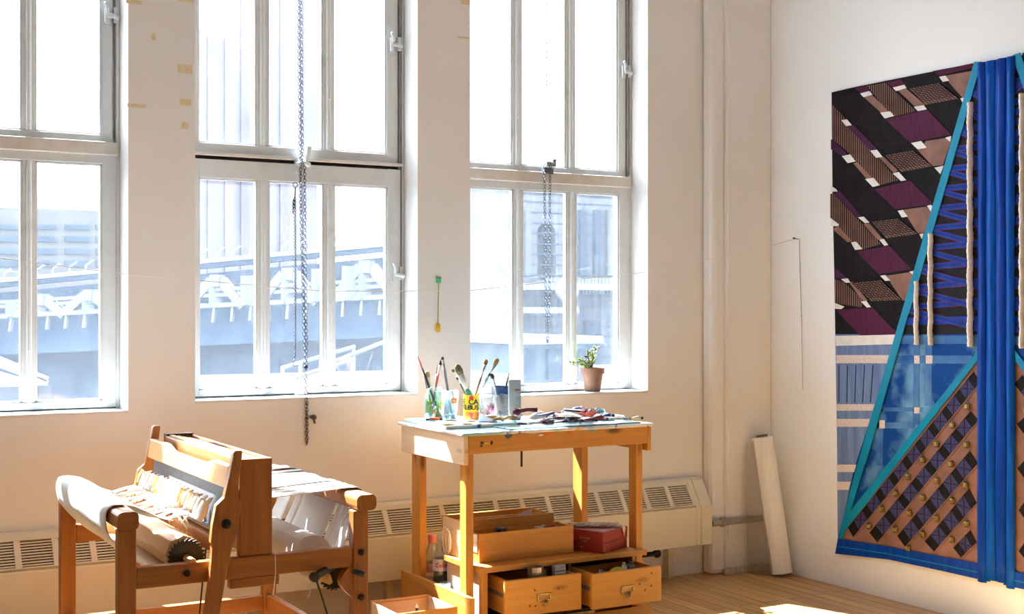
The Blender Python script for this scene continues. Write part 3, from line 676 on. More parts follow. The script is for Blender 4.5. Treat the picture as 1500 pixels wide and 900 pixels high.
# twine loop over the end of the taller box
TW = mat('twine', (.80,.66,.45), (.66,.5,.3), 80, .9)
mb = MB(); base = Vector((2.648, 5.25, .50))
mb.tube([base+Vector((-.003*math.sin(q)-.002, .032*math.cos(q), -.055+.06*math.sin(q))) for q in [2*PI*k/20 for k in range(20)]], .0055, 7, closed=True, up=(1,0,0))
mb.tube([base+Vector((-.006, -.03+.026*math.cos(q), -.05+.05*math.sin(q))) for q in [2*PI*k/20 for k in range(20)]], .004, 7, closed=True, up=(1,0,0))
single(mb, 'twine_loop', TW, 'loop of pale twine hanging on the end of the taller pine box', 'twine', smooth=True)
# red box, turned on the shelf
rb = thing('gift_box', 'dark red lidded box on the cabinet with a white rope across its lid', 'box', (3.262, 4.893, CZ+.001))
rb.rotation_euler.z = math.radians(24.0)
REDM = mat('red_card', (.30,.028,.018), (.25,.02,.014), 6, .45)
def loc(mb, name, m, par, **k):
    o = mb.build(name, m, None, **k); o.parent = par; return o
loc(MB().box(.002, .210, .002, .233, .0, .045), 'box_base', REDM, rb, bevel=.002); loc(MB().box(.0, .212, .0, .235, .046, .098), 'box_lid', REDM, rb, bevel=.002)
SIL2 = mat('silver_ink', (.6,.5,.45), None, 30, .4)
mb = MB()
for row, (n_, z_, w_) in enumerate(((6, .062, .0055), (3, .047, .0045))):   # two rows of worn, unreadable stamping
    for k in range(n_):
        y_ = .075+row*.012+k*.0095
        mb.box(-.0008, .0, y_, y_+w_*.35, z_-.004, z_+.004+.001*(k % 3)); mb.box(-.0008, .0, y_, y_+w_, z_-.004+.006*(k % 2), z_-.0025+.006*(k % 2))
mb.lathe([(.0035, 0), (.0035, .001)], (-.0, .118, .02), 10, axis=(-1,0,0))
loc(mb, 'faded_lettering', SIL2, rb)
# braided rope with a frayed end
ROPE = mat('cotton_rope', (.80,.74,.66), (.62,.55,.47), 70, .9, bmp=.4)
def braid(mb, pts, r=.009, tw=70, strands=3):
    pts = [Vector(p) for p in pts]; fine = []
    for a, b in zip(pts, pts[1:]):
        for k in range(14): fine.append(a.lerp(b, k/14))
    fine.append(pts[-1]); L = 0
    for s in range(strands):
        out = []; L = 0
        for i, p in enumerate(fine):
            d = (fine[min(i+1, len(fine)-1)]-fine[max(i-1, 0)]).normalized(); a = d.cross(Vector((0,0,1))).normalized(); b = a.cross(d)
            if i: L += (p-fine[i-1]).length
            q = L*tw+2*PI*s/strands; out.append(p+a*(r*.62*math.cos(q))+b*(r*.62*math.sin(q)))
        mb.tube(out, r*.62, 6)
Rm = Matrix.Rotation(math.radians(24.0), 3, 'Z'); o_ = Vector((3.262, 4.893, CZ+.001))
def RB(x, y, z): return o_+Rm @ Vector((x, y, z))
mb = MB(); braid(mb, [RB(.022, .215, .109), RB(.065, .155, .110), RB(.11, .085, .110), RB(.158, .014, .110)], .0105)
for k in range(12): mb.tube([RB(.156, .014, .109), RB(.168+random.uniform(-.01, .014), -.004, .105), RB(.177+random.uniform(-.018, .012), -.008, .07+random.uniform(-.01, .02))], [.004, .004, .002], 5)
single(mb, 'braided_rope', ROPE, 'white braided cotton rope with frayed end lying on the red box', 'rope', smooth=True)

# ------------------------------------------------------------------ bottles behind the stretcher
CLP = clear('clear_plastic', (.90,.92,.93), .2, .08, .10); COLA = mat('dark_cola', (.018,.006,.004), None, 10, .1)
bt = Vector((2.658, 5.325, .211))
bo = thing('soda_bottle', 'clear plastic cola bottle half full of dark drink beside the twine loop', 'bottle', bt)
prof = [(.030, 0), (.036, .008), (.037, .05), (.034, .085), (.037, .12), (.036, .15), (.026, .185), (.014, .215), (.013, .235)]
MB().lathe(prof, bt, 20).build('bottle_body', CLP, bo, smooth=True)
MB().lathe([(.029, .002), (.034, .01), (.035, .05), (.032, .085), (.0325, .095)], bt, 20).build('drink', COLA, bo, smooth=True)
MB().lathe([(.0155, .232), (.0155, .250), (.012, .253)], bt, 16).build('bottle_cap', mat('cap_grey', (.5,.5,.5), None, 20, .5), bo)
def band(c, r, z0, z1, a0, a1, n=14, th=.0007):
    mb = MB(); vs = []
    for k in range(n+1):
        a = a0+(a1-a0)*k/n
        for rr in (r, r+th):
            for z in (z0, z1): vs.append((c[0]+rr*math.cos(a), c[1]+rr*math.sin(a), c[2]+z))
    fs = []
    for k in range(n):
        o = 4*k; fs += [(o, o+1, o+5, o+4), (o+2, o+6, o+7, o+3), (o, o+4, o+6, o+2), (o+1, o+3, o+7, o+5)]
    fs += [(0, 2, 3, 1), (4*n, 4*n+1, 4*n+3, 4*n+2)]
    return mb.add(vs, fs)
band(bt, .0375, .088, .142, 0, 2*PI-.01, 24).build('bottle_label', mat('silver_label', (.62,.62,.62), None, 20, .35, metal=.3), bo)
def wrap(mb, body, size, c, r, z, ang, mi=0, sx=1.0, bold=0):
    vs, fs = textmb(body, size, .0004, bold)
    mb.add([(c[0]+(r+p.z)*math.cos(ang+p.x*sx/r), c[1]+(r+p.z)*math.sin(ang+p.x*sx/r), c[2]+z+p.y) for p in vs], fs, mi)
mb = MB(); VD = math.atan2(-5.3, -2.66)
wrap(mb, 'Coke', .028, bt, .0386, .106, VD+.02, bold=.0006); mb.build('red_lettering', mat('label_red', (.55,.01,.015), None, 20, .5), bo)
b2 = Vector((2.674, 5.452, .0005))
bo = thing('soda_bottle', 'empty clear plastic bottle with pink cap behind the cola bottle', 'bottle', b2)
MB().lathe([(.036, 0), (.042, .01), (.043, .20), (.040, .25), (.043, .30), (.040, .33), (.022, .385), (.015, .405)], b2, 20).build('bottle_body', CLP, bo, smooth=True)
MB().lathe([(.0185, .402), (.0185, .438), (.015, .442)], b2, 16).build('bottle_cap', mat('pink_cap', (.66,.22,.27), None, 20, .5), bo)
band(b2, .0435, .27, .31, 0, 2*PI-.01, 24).build('bottle_label', mat('red_label', (.65,.12,.13), (.7,.6,.6), 14, .5), bo)
c = Vector((2.62, 5.22, .0)); c.z = .0
single(MB().lathe([(.020, 0), (.026, .262), (.026, .268), (.024, .268), (.019, .004)], (2.616, 5.20, .0005), 18), 'plastic_cup', CLP, 'clear plastic cup beside the cola bottle behind the low stretcher', 'cup', smooth=True)

# ------------------------------------------------------------------ crate at the near left foot of the table
cr = open_box('open_crate', 'open pine crate on the floor at the left foot of the work table', 2.262, 2.545, 4.94, 5.225, .001, .22, PW['X'], PALE, .012, 'crate')
MB().box(2.274, 2.533, 5.205, 5.2125, .15, .21).build('cleat', PW['X'], cr)
single(MB().ball((2.33, 5.02, .15), .042, 12, sz=.9).box(2.285, 2.375, 4.97, 5.10, .01, .13), 'blue_tub', mat('blue_plastic', (.03,.06,.42), None, 10, .4), 'blue tub lying inside the open crate', 'tub')
mb = MB().tube([(2.41, 5.06, .012), (2.395, 5.03, .16), (2.385, 5.01, .222)], [.006, .007, .006], 8); mb.tube([(2.385, 5.01, .222), (2.382, 5.005, .236)], [.007, .002], 8, 1)
single(mb, 'pencil', [BLACKM, PC['white']], 'dark pencil standing in the open crate', 'pencil')
single(MB().prism([(2.46, 5.0, .02), (2.53, 5.02, .02), (2.52, 5.05, .175), (2.475, 5.03, .195)], (.004, .012, 0)), 'paper_scrap', mat('white_scrap', (.82,.8,.78), None, 30, .7), 'white paper scrap sticking up inside the open crate', 'paper')
# ------------------------------------------------------------------ on the table top
TT = TZ+.0305; TF = TZ+.0155
bd = MB().box(2.572, 3.088, 5.10, 5.555, TF, TT-.0005).build('drawing_board', [PTOP], bevel=.004)
tag(bd, 'white paint-spattered board lying under the jars at the back of the table', 'board')
PAINTED = {}
def film(name, c, amount=.5, scale=14, zlo=None):
    m = bpy.data.materials.new(name); m.use_nodes = True; nt = m.node_tree; nt.nodes.clear()
    out = N(nt, 'ShaderNodeOutputMaterial'); tr = N(nt, 'ShaderNodeBsdfTransparent')
    df = N(nt, 'ShaderNodeBsdfDiffuse'); df.inputs[0].default_value = (*c, 1); tl = N(nt, 'ShaderNodeBsdfTranslucent'); tl.inputs[0].default_value = (*c, 1)
    a = N(nt, 'ShaderNodeMixShader'); nt.links.new(df.outputs[0], a.inputs[1]); nt.links.new(tl.outputs[0], a.inputs[2])
    f = noise(nt, coords(nt, (1,1,.6)), scale, 5, .6); r = N(nt, 'ShaderNodeMapRange'); r.inputs['From Min'].default_value = .7-amount*.5; r.inputs['From Max'].default_value = .9-amount*.5
    nt.links.new(f, r.inputs['Value']); mu = N(nt, 'ShaderNodeMath', operation='MULTIPLY'); mu.inputs[1].default_value = .85; nt.links.new(r.outputs[0], mu.inputs[0])
    m2 = N(nt, 'ShaderNodeMixShader'); nt.links.new(mu.outputs[0], m2.inputs[0]); nt.links.new(tr.outputs[0], m2.inputs[1]); nt.links.new(a.outputs[0], m2.inputs[2]); nt.links.new(m2.outputs[0], out.inputs[0])
    return m
JARG = clear('jar_glass', (.76,.90,.88), .3, .05, .06, (.7,.9,.88)); GLS = clear('tumbler_glass', (.90,.96,.97), .25, .04, .08)
jc = Vector((2.700, 5.480, TT))
jar = thing('mason_jar', 'greenish glass jar of brushes at the back left corner of the table', 'jar', jc)
MB().lathe([(.042, 0), (.046, .006), (.046, .095), (.043, .112), (.036, .124), (.036, .130), (.039, .131), (.039, .136), (.036, .137), (.036, .149), (.034, .149), (.034, .128), (.041, .112), (.0435, .095), (.0435, .01), (.040, .005)], jc, 28).build('jar_glass', JARG, jar, smooth=True)
MB().lathe([(.0425, .006), (.043, .01), (.043, .080), (.0425, .082)], jc, 28).build('green_film', film('green_film', (.36,.48,.05), .75), jar, smooth=True)
MB().lathe([(.040, .006), (.0415, .01), (.0415, .024), (.040, .025)], jc, 28).build('murky_water', mat('murky_dark', (.05,.10,.10), (.03,.05,.06), 40, .3), jar, smooth=True)
gc = Vector((2.716, 5.350, TT))
gl = thing('glass_tumbler', 'clear drinking glass with teal paint streaks and a small orange sticker', 'glass', gc)
MB().lathe([(.030, 0), (.032, .004), (.043, .140), (.0415, .140), (.031, .012), (.029, .008)], gc, 28).build('glass_wall', GLS, gl, smooth=True)
MB().lathe([(.0302, .012), (.0365, .095), (.036, .096)], gc, 28).build('teal_streaks', film('teal_film', (.02,.36,.42), .55, 30), gl, smooth=True)
MB().lathe([(.0285, .010), (.0305, .012), (.0315, .028), (.030, .03)], gc, 28).build('teal_paint', mat('teal_paint', (.03,.30,.35), (.05,.2,.25), 30, .4), gl, smooth=True)
va = math.atan2(-gc.y, -gc.x)
q = band(gc, .0413, .082, .106, va+.15, va+.85); q = q.build('orange_sticker', mat('orange_sticker', (.85,.25,.02), None, 40, .6), gl)
mb = MB(); wrap(mb, 'm', .020, gc, .0423, .088, va+.5); mb.build('sticker_mark', PC['white'], gl)
kc = Vector((2.850, 5.369, TT)); va = math.atan2(-kc.y, -kc.x)
can = thing('coffee_can', 'yellow and red coffee can holding brushes behind the clear bottle', 'can', kc)
CANY = mat('can_yellow', (.82,.62,.01), (.78,.55,.01), 14, .35); CANR = mat('can_red', (.72,.05,.05), (.65,.25,.03), 22, .4, lo=.45, hi=.55)
MB().lathe([(.048, .0), (.049, .002), (.048, .004), (.048, .111), (.0495, .113), (.0485, .115), (.0465, .114), (.0465, .01)], kc, 32).build('can_wall', [CANY], can, smooth=False)
band(kc, .0483, .004, .034, 0, 2*PI-.001, 32).build('red_band', CANR, can)
band(kc, .0488, .033, .0365, 0, 2*PI-.001, 32).build('orange_line', mat('can_orange', (.8,.3,.03), None, 20, .4), can)
mb = MB()
for a in (va+.22, va+.22-2.1, va+.22+2.1):
    wrap(mb, 'CAFÉ', .034, kc, .0486, .072, a+.10, sx=1.0, bold=.0008); wrap(mb, 'BUSTELO', .030, kc, .0486, .047, a+.50, sx=1.0, bold=.0008)
mb.build('black_lettering', BLACKM, can)
mb = MB()
for a in (va-.22, va-.22-2.1, va-.22+2.1):
    d = Vector((math.cos(a), math.sin(a), 0)); mb.lathe([(.010, 0), (.010, .0012)], kc+d*.0478+Vector((0,0,.104-.002)), 16, axis=d)
mb.build('red_roundel', mat('roundel_red', (.75,.03,.03), None, 20, .4), can)
bc = Vector((2.852, 5.235, TT))
bo = thing('plastic_bottle', 'milky clear bottle with pink paint stains standing before the coffee can', 'bottle', bc)
BOTM = clear('milky_plastic', (.90,.92,.93), .2, .15, .16, (.82,.85,.86))
MB().lathe([(.039, 0), (.041, .005), (.041, .125), (.039, .145), (.030, .165), (.019, .178), (.017, .184), (.017, .200), (.015, .203)], bc, 28).build('bottle_body', BOTM, bo, smooth=True)
va = math.atan2(-bc.y, -bc.x)
band(bc, .0412, .012, .028, va-1.3, va+1.3).build('tan_label', mat('tan_label', (.62,.45,.18), None, 20, .6), bo)
band(bc, .0413, .03, .085, va-.1, va+.8).build('pink_stain', film('pink_film', (.55,.16,.36), .5, 40), bo)
tc = Vector((3.030, 5.425, TT))
tb = thing('plastic_tub', 'clear plastic tub with blue rim behind the milky bottle', 'tub', tc)
MB().lathe([(.038, 0), (.041, .003), (.046, .128), (.044, .128), (.040, .008)], tc, 28).build('tub_wall', clear('tub_plastic', (.85,.88,.90), .2, .12, .22), tb, smooth=True)
MB().lathe([(.0465, .108), (.0475, .110), (.0485, .146), (.0465, .146), (.0455, .110)], tc, 28).build('blue_rim', clear('blue_plastic_rim', (.12,.28,.55), .2, .1, .3, (.1,.25,.5)), tb, smooth=True)
sc_ = Vector((3.010, 5.262, TT))
tin = thing('solvent_tin', 'tall pale grey tin with a small red stripe beside the blue-rimmed tub', 'tin', sc_); tin.rotation_euler.z = math.radians(-24)
GT = mat('tin_grey', (.46,.49,.485), (.40,.43,.43), 8, .5)
def locb(mb, name, m, par, **k): o = mb.build(name, m, None, **k); o.parent = par; return o
locb(MB().box(-.029, .029, -.022, .022, 0, .186), 'tin_body', GT, tin, bevel=.006)
locb(MB().box(.0, .022, -.0232, -.0225, .136, .142), 'red_stripe', PC['orange'] if 0 else mat('stripe_red', (.5,.05,.04), None, 20, .5), tin)
locb(MB().box(.004, .02, -.0230, -.0225, .10, .103).box(.004, .018, -.0230, -.0225, .093, .096).box(.002, .02, -.0230, -.0225, .06, .062), 'grey_print', mat('print_grey', (.3,.32,.33), None, 20, .5), tin)
# brushes: each one its own thing
BR = {'tan': (.50,.34,.16), 'olive': (.20,.17,.09), 'rust': (.38,.17,.06), 'ochre': (.48,.31,.08), 'dark': (.06,.05,.05), 'white': (.75,.7,.62)}
HN = {'black': (.03,.03,.035), 'red': (.55,.05,.03), 'grey': (.24,.24,.25), 'wood': (.45,.20,.08), 'green': (.06,.33,.22), 'cream': (.75,.70,.6), 'dark': (.10,.09,.09), 'umber': (.25,.17,.13)}
BRM = {k: mat('bristle_'+k, c, tuple(x*.6 for x in c), 120, .9, stretch=(1,1,.1)) for k, c in BR.items()}
HNM = {k: mat('handle_'+k, c, None, 20, .35) for k, c in HN.items()}
FER = mat('ferrule_nickel', (.62,.60,.56), (.5,.48,.44), 50, .3, metal=.8); FERW = mat('ferrule_painted', (.72,.68,.58), None, 30, .45)
def brush(base, tip, hr, hair, hc, fl, bl, bw, label, fer=FER, up=True, tail=None, flat=.5):
    base = Vector(base); tip = Vector(tip); d = (tip-base).normalized(); L = (tip-base).length
    b = thing('paint_brush', label, 'brush', base, 'brushes in the containers')
    if up:
        h = L-fl-bl
        MB().tube([base, base+d*h*.35, base+d*h*.85, base+d*h], [hr*.55, hr, hr*1.15, hr*.8], 10).build('handle', HNM[hc], b, smooth=True)
        q = base+d*(h-.004); MB().tube([q, q+d*fl*.5, q+d*(fl+.004)], [hr*.95, hr*1.05, bw*.9], 10, flat=flat, up=FW+(0,)).build('ferrule', fer, b, smooth=True)
        q = base+d*(h+fl); MB().tube([q, q+d*bl*.4, q+d*bl*.8, q+d*bl], [bw*.9, bw*1.08, bw*.92, bw*.45], 10, flat=flat, up=FW+(0,)).build('bristles', BRM[hair], b, smooth=True)
    else:
        q = tip-d*(L*.22); MB().tube([base+d*.05, base+d*L*.55, q], [hr, hr*1.1, hr*.8], 10).build('handle', HNM[hc], b, smooth=True)
        MB().tube([q, tip-d*L*.05, tip], [hr*.8, hr*.5, hr*.25], 8).build('handle_end', HNM[tail or hc], b, smooth=True)
        MB().tube([base+d*.012, base+d*.05], [hr*.9, hr], 8).build('ferrule', fer, b); MB().tube([base, base+d*.012], [hr*.4, hr*.9], 8).build('bristles', BRM[hair], b)
z0 = Vector((0, 0, .014))
def tipat(u, v, c, dy=0): return P(u, v, Y=c.y+dy)
def inb(c, dx, dy): return c+Vector((dx, dy, .014))
brush(inb(jc, .022, -.012), tipat(611.5, 521, jc), .0052, 'tan', 'black', .03, .02, .006, 'black brush with red tip leaning left out of the green jar', up=False, tail='red')
brush(inb(jc, .004, .014), tipat(616, 530, jc, .01), .0034, 'tan', 'umber', .03, .02, .006, 'thin umber brush handle leaning left beside the black red-tipped one', up=False)
brush(inb(jc, .012, .0), tipat(625.5, 544, jc, -.01), .0050, 'tan', 'cream', .030, .030, .0095, 'short flat brush with tan bristles in the green jar', fer=FERW)
brush(inb(jc, -.012, -.005), tipat(641, 531, jc, .005), .0036, 'white', 'umber', .03, .02, .006, 'brown handled brush leaning right out of the green jar', up=False)
brush(inb(jc, -.022, .008), tipat(646.5, 527, jc, .015), .0055, 'dark', 'red', .035, .028, .007, 'red handled brush with pale ferrule leaning right out of the green jar', fer=FERW)
brush(inb(gc, .014, .004), tipat(648, 523, gc), .0060, 'dark', 'grey', .02, .014, .006, 'long grey brush standing in the drinking glass')
brush(inb(kc, .028, -.014), tipat(662.5, 541, kc, .01), .0035, 'olive', 'cream', .05, .016, .0065, 'thin cream brush with olive tuft leaning left from the coffee can', fer=FERW)
brush(inb(kc, .03, .012), tipat(669, 553, kc, .0), .0048, 'dark', 'dark', .02, .014, .005, 'dark brush handle leaning left at the rim of the coffee can')
brush(inb(kc, .026, -.005), tipat(669, 535, kc, -.02), .0115, 'olive', 'green', .078, .048, .0165, 'big green handled brush with white ferrule and olive bristles', fer=FERW, flat=.6)
brush(inb(kc, -.026, .0), tipat(712.5, 527, kc), .0058, 'rust', 'umber', .045, .026, .0105, 'brush with round rusty bristles leaning right from the coffee can', flat=.8)
brush(inb(kc, -.03, .016), tipat(729.5, 526, kc, .02), .0050, 'ochre', 'dark', .05, .030, .0105, 'brush with fanned ochre bristles leaning farthest right from the coffee can', flat=.7)
brush(inb(tc, -.024, -.02), tipat(746.5, 545.5, tc, -.02), .0062, 'tan', 'grey', .03, .02, .006, 'brush with brown wooden handle end sticking out of the blue-rimmed tub', up=False, tail='wood')
brush(inb(tc, .028, .012), tipat(719.5, 548, tc, .0), .0040, 'dark', 'grey', .03, .022, .010, 'dark brush leaning left out of the tub behind the milky bottle', flat=.9)
brush(inb(tc, .02, -.018), tipat(729, 565, tc, -.0), .0045, 'dark', 'black', .02, .014, .006, 'short black brush handle leaning on the rim of the blue-rimmed tub')

# glass palette and smeared sheet under the paint pile
pal = Vector((0,0,TT+.0003))
q = MB().box(2.80, 3.50, 4.935, 5.094, TF+.0003, TF+.0063).build('glass_palette', [None], bevel=.001)
q.data.materials.clear()
def pal_mat():
    m, nt, b = nodes('palette_paint'); v = coords(nt, (1,1,1)); col = (.22,.42,.44)
    for sc_, lo, hi, c, seed in ((6,.60,.66,(.66,.70,.70),1), (11,.58,.61,(.06,.22,.42),4), (14,.62,.65,(.35,.03,.12),7), (17,.63,.66,(.02,.02,.06),10), (15,.65,.68,(.7,.5,.5),13), (9,.62,.66,(.25,.22,.45),17)):
        mp = N(nt, 'ShaderNodeMapping'); mp.inputs['Location'].default_value = (seed*1.3, seed*.7, seed); nt.links.new(v, mp.inputs['Vector'])
        f = noise(nt, mp.outputs['Vector'], sc_, 4, .6, .6); col = mix(nt, ramp(nt, f, [(lo, (0,0,0)), (hi, (1,1,1))]), col, c)
    nt.links.new(col, b.inputs['Base Color']); b.inputs['Roughness'].default_value = .25; return m
q.data.materials.append(pal_mat())
tag(q, 'paint-covered glass palette lying along the front of the table top', 'palette')
FOIL = mat('tube_white', (.70,.71,.71), (.42,.43,.44), 30, .35); 
TCOL = {'crimson': (.38,.02,.05), 'maroon': (.16,.015,.03), 'blue': (.03,.10,.38), 'navy': (.015,.03,.12), 'teal': (.05,.34,.36), 'green': (.07,.30,.12), 'yellow': (.8,.58,.03), 'orange': (.75,.22,.02), 'pink': (.72,.28,.34), 'violet': (.18,.07,.32), 'umber': (.20,.09,.05), 'black': (.02,.02,.025), 'white': (.85,.85,.83), 'grey': (.35,.36,.38), 'ochre': (.5,.3,.06), 'lilac': (.5,.42,.62)}
TM = {k: mat('tube_'+k, c, tuple(x*.7 for x in c), 40, .4) for k, c in TCOL.items()}
def paint_tube(u, v, yaw, L, r, dz, bandc, capc, label, pitch=0, body=None, fat=1.0):
    lay = 2 if dz > .045 else int(dz > .015); c = P(u, v, Z=TF+lay*.024); zz = TF+(0, .026+(dz-.024), .050)[lay]; zz += .0068 if c.y < 5.10 and lay == 0 else .0005; dz = zz-TT; th = math.radians(yaw)-YAW
    t = thing('paint_tube', label, 'paint tube', (c.x, c.y, TT+dz), 'paint tubes heaped on the table'); 
    t.rotation_euler = (0, math.radians(-pitch), th)
    mb = MB(); n = 12; rings = 9; vs = []
    for i in range(rings):
        s = i/(rings-1); x = -L/2+L*s; w = r*(1.45-.45*s); h = r*(.10+.9*min(1, s*1.5)*fat*(.75+.25*math.sin(5*s+u))); h = min(h, r)
        if i == rings-1: w *= .55; h = r*.55
        zc = max(h, r*.5*s)+.0008
        for j in range(n):
            a = 2*PI*j/n; vs.append((x, w*math.cos(a)+.002*math.sin(7*s+u), zc+h*math.sin(a)*(1+.10*math.sin(9*s+3*j+u))))
    fs = []; ms = []
    for i in range(rings-1):
        for j in range(n): mb.add([vs[i*n+j], vs[i*n+(j+1) % n], vs[(i+1)*n+(j+1) % n], vs[(i+1)*n+j]], [(0,1,2,3)], 1 if 3 <= i <= 6 else 0)
    mb.add(vs[:n], [tuple(range(n))]); mb.add(vs[-n:], [tuple(range(n))])
    locb(mb, 'tube_body', [body or FOIL, TM[bandc]], t, smooth=True)
    zc = r*.55; locb(MB().lathe([(r*.62, 0), (r*.58, r*1.2), (r*.5, r*1.25)], (L/2-.001, 0, zc+.0008 if zc > r*.62 else r*.63), 10, axis=(1,0,0)), 'tube_cap', TM[capc], t)
    return t
TUBES = [
 (776, 617, 22, .165, .019, .004, 'white', 'black', 'large white paint tube with black cap at the left of the heap', 8),
 (790, 622, -8, .115, .011, .007, 'crimson', 'grey', 'white tube with crimson band lying before the large white tube', 0),
 (812, 619, 38, .12, .012, .007, 'blue', 'blue', 'white tube with blue band and blue cap in the left half of the heap', 0),
 (806, 611, 160, .12, .012, .001, 'navy', 'navy', 'white tube with navy band near the back of the heap', 0),
 (826, 621, 12, .10, .012, .007, 'maroon', 'maroon', 'crumpled tube with maroon band at the front of the heap', 0),
 (838, 619, -30, .11, .013, .007, 'umber', 'crimson', 'tube with umber band and crimson cap at the front of the heap', 0),
 (852, 620, 170, .10, .010, .007, 'navy', 'black', 'small tube with navy band and black cap at the front edge', 0),
 (862, 617, 60, .12, .012, .003, 'pink', 'crimson', 'tube with pink band and crimson cap in the heap', 0),
 (878, 618, -15, .12, .011, .007, 'violet', 'grey', 'tube with violet band at the right front of the heap', 0),
 (828, 611, 75, .13, .013, .001, 'teal', 'white', 'tube with teal band and white cap at the back of the heap', 0),
 (848, 611, 10, .13, .013, .001, 'blue', 'grey', 'tube with blue band and grey cap at the back of the heap', 0),
 (868, 611, 195, .12, .012, .001, 'crimson', 'white', 'tube with crimson band and white cap at the back right of the heap', 0),
 (834, 616, 25, .14, .013, .026, 'umber', 'crimson', 'tube with umber band lying on top of the heap', 4),
 (852, 613, 48, .13, .012, .028, 'blue', 'teal', 'tube with blue band and teal cap on top of the heap', 6),
 (842, 609, 20, .13, .012, .030, 'lilac', 'navy', 'tube with lilac band on top at the back of the heap', 8),
 (866, 613, 130, .12, .012, .027, 'teal', 'crimson', 'tube with teal band and crimson cap on top of the heap', 0),
 (872, 607, 165, .11, .011, .024, 'grey', 'orange', 'tube with grey band and orange cap at the top right of the heap', 0),
 (820, 610, 32, .13, .012, .026, 'navy', 'black', 'tube with navy band and black cap on top left of the heap', 5),
 (893, 616, -6, .13, .011, .001, 'grey', 'teal', 'flat grey banded tube right of the heap', 0),
 (905, 616, 12, .11, .010, .001, 'orange', 'ochre', 'slim tube with orange band right of the heap', 0),
 (926, 615, 4, .085, .010, .001, 'white', 'black', 'white tube with black cap at the far right end of the table', 0),
 (668, 617, 8, .05, .006, .001, 'black', 'navy', 'very small flat tube with black band before the glass', 0),
 (745, 623, 14, .09, .009, .007, 'teal', 'umber', 'small tube with teal band before the grey tin', 0),
 (760, 624, -4, .10, .009, .007, 'navy', 'grey', 'small tube with navy band before the large white tube', 0),
]
for a in TUBES: paint_tube(*a[:9], pitch=a[9])

MORE_TUBES = [
 (798, 614, 5, .11, .012, .001, 'violet', 'violet', 'violet tube lying behind the large white tube', 0, 'violet'),
 (814, 616, -25, .10, .011, .026, 'umber', 'black', 'umber tube lying across the left top of the heap', 0, 'umber'),
 (858, 620, 8, .09, .010, .007, 'crimson', 'black', 'crimson tube at the front right of the heap', 0, 'crimson'),
 (836, 612, 165, .11, .012, .050, 'white', 'pink', 'white tube with pink cap on the very top of the heap', 0, 'white'),
 (858, 608, 30, .11, .012, .050, 'teal', 'grey', 'pale tube with teal band on the very top right of the heap', 0, None),
 (882, 613, 20, .10, .011, .026, 'blue', 'navy', 'blue banded tube on the right shoulder of the heap', 0, None),
 (800, 610, 28, .10, .010, .026, 'blue', 'black', 'blue tube above the cap of the large white tube', 0, 'blue'),
 (846, 617, 100, .08, .010, .026, 'navy', 'navy', 'navy tube pointing forward from the middle of the heap', 0, 'navy'),
 (870, 616, 5, .09, .010, .026, 'maroon', 'white', 'maroon tube with white cap right of the middle of the heap', 0, 'maroon'),
]
for a in MORE_TUBES: paint_tube(*a[:9], pitch=a[9], body=TM[a[10]] if a[10] else None)
def rag(u, v, z, r, m, m2, label, seed):
    random.seed(seed); p = P(u, v, Z=TF+z); mb = MB(); n = 16; k = 11; vs = []
    w = [(random.uniform(2, 6), random.uniform(0, 6), random.uniform(2, 6)) for _ in range(5)]
    for i in range(k+1):
        t = PI*i/k
        for j in range(n):
            f = 2*PI*j/n; q = 1+.16*sum(math.sin(a*f+b_+c_*t) for a, b_, c_ in w)*math.sin(t)*.8+random.uniform(-.10, .10)
            vs.append(p+Vector((r*1.25*q*math.sin(t)*math.cos(f), r*q*math.sin(t)*math.sin(f), r*.55+r*.62*min(q, 1.25)*math.cos(t)*.9)))
    lo = min(x.z for x in vs); vs = [Vector((x.x, x.y, x.z-lo+TF+z)) for x in vs]
    for i in range(k):
        for j in range(n): mb.add([vs[i*n+j], vs[(i+1)*n+j], vs[(i+1)*n+(j+1) % n], vs[i*n+(j+1) % n]], [(0,1,2,3)], 1 if random.random() < .35 else 0)
    tag(mb.build('paint_rag', [m, m2]), label, 'rag', 'crumpled paint rags')
rag(822, 615, .026, .030, TM['umber'], TM['maroon'], 'crumpled brown and maroon rag in the heap of tubes', 1)
rag(862, 611, .050, .030, TM['pink'], TM['crimson'], 'crumpled pink and crimson rag on the right of the heap', 2)
rag(848, 606, .050, .028, TM['white'], TM['blue'], 'crumpled white and blue rag at the back of the heap', 3)
rag(838, 618, .026, .022, TM['navy'], TM['black'], 'small crumpled navy rag at the front of the heap', 4)
rag(804, 620, .0075, .022, TM['pink'], TM['white'], 'small crumpled pink rag before the large white tube', 5)
rag(876, 607, .026, .026, TM['teal'], TM['white'], 'crumpled teal and white rag at the back right of the heap', 6)
# other bits on the table
c = P(757, 604, Y=5.165)-Vector((0,0,.018)); d = Vector((RT[0], RT[1], 0))
mb = MB().ball(c+Vector((0,0,.018)), .020, 14); mb.tube([c+Vector((0,0,.02)), c+d*.05+Vector((0,0,.03)), c+d*.095+Vector((0,0,.028))], [.010, .009, .012], 10)
single(mb, 'maroon_dropper', mat('maroon_gloss', (.17,.015,.035), (.12,.01,.025), 20, .2), 'maroon bulb-ended handle lying beside the grey tin', 'handle', smooth=True)
c = P(722, 619, Z=TT); e = P(764, 612, Z=TT+.006); mb = MB().tube([c.lerp(e, k/6)+Vector((0, 0, .010+.004*math.sin(2.2*k))) for k in range(7)], [.005,.008,.009,.008,.010,.009,.006], 8)
single(mb, 'wood_stick', wood('stick_wood', (.42,.25,.10), (.25,.13,.05), 'X', .6, False), 'knobbly brown wooden stick lying before the milky bottle', 'stick', smooth=True)
c = P(713, 619, Z=TT); mb = MB(); u_ = Vector((RT[0], RT[1], 0)); w_ = Vector((FW[0], FW[1], 0))
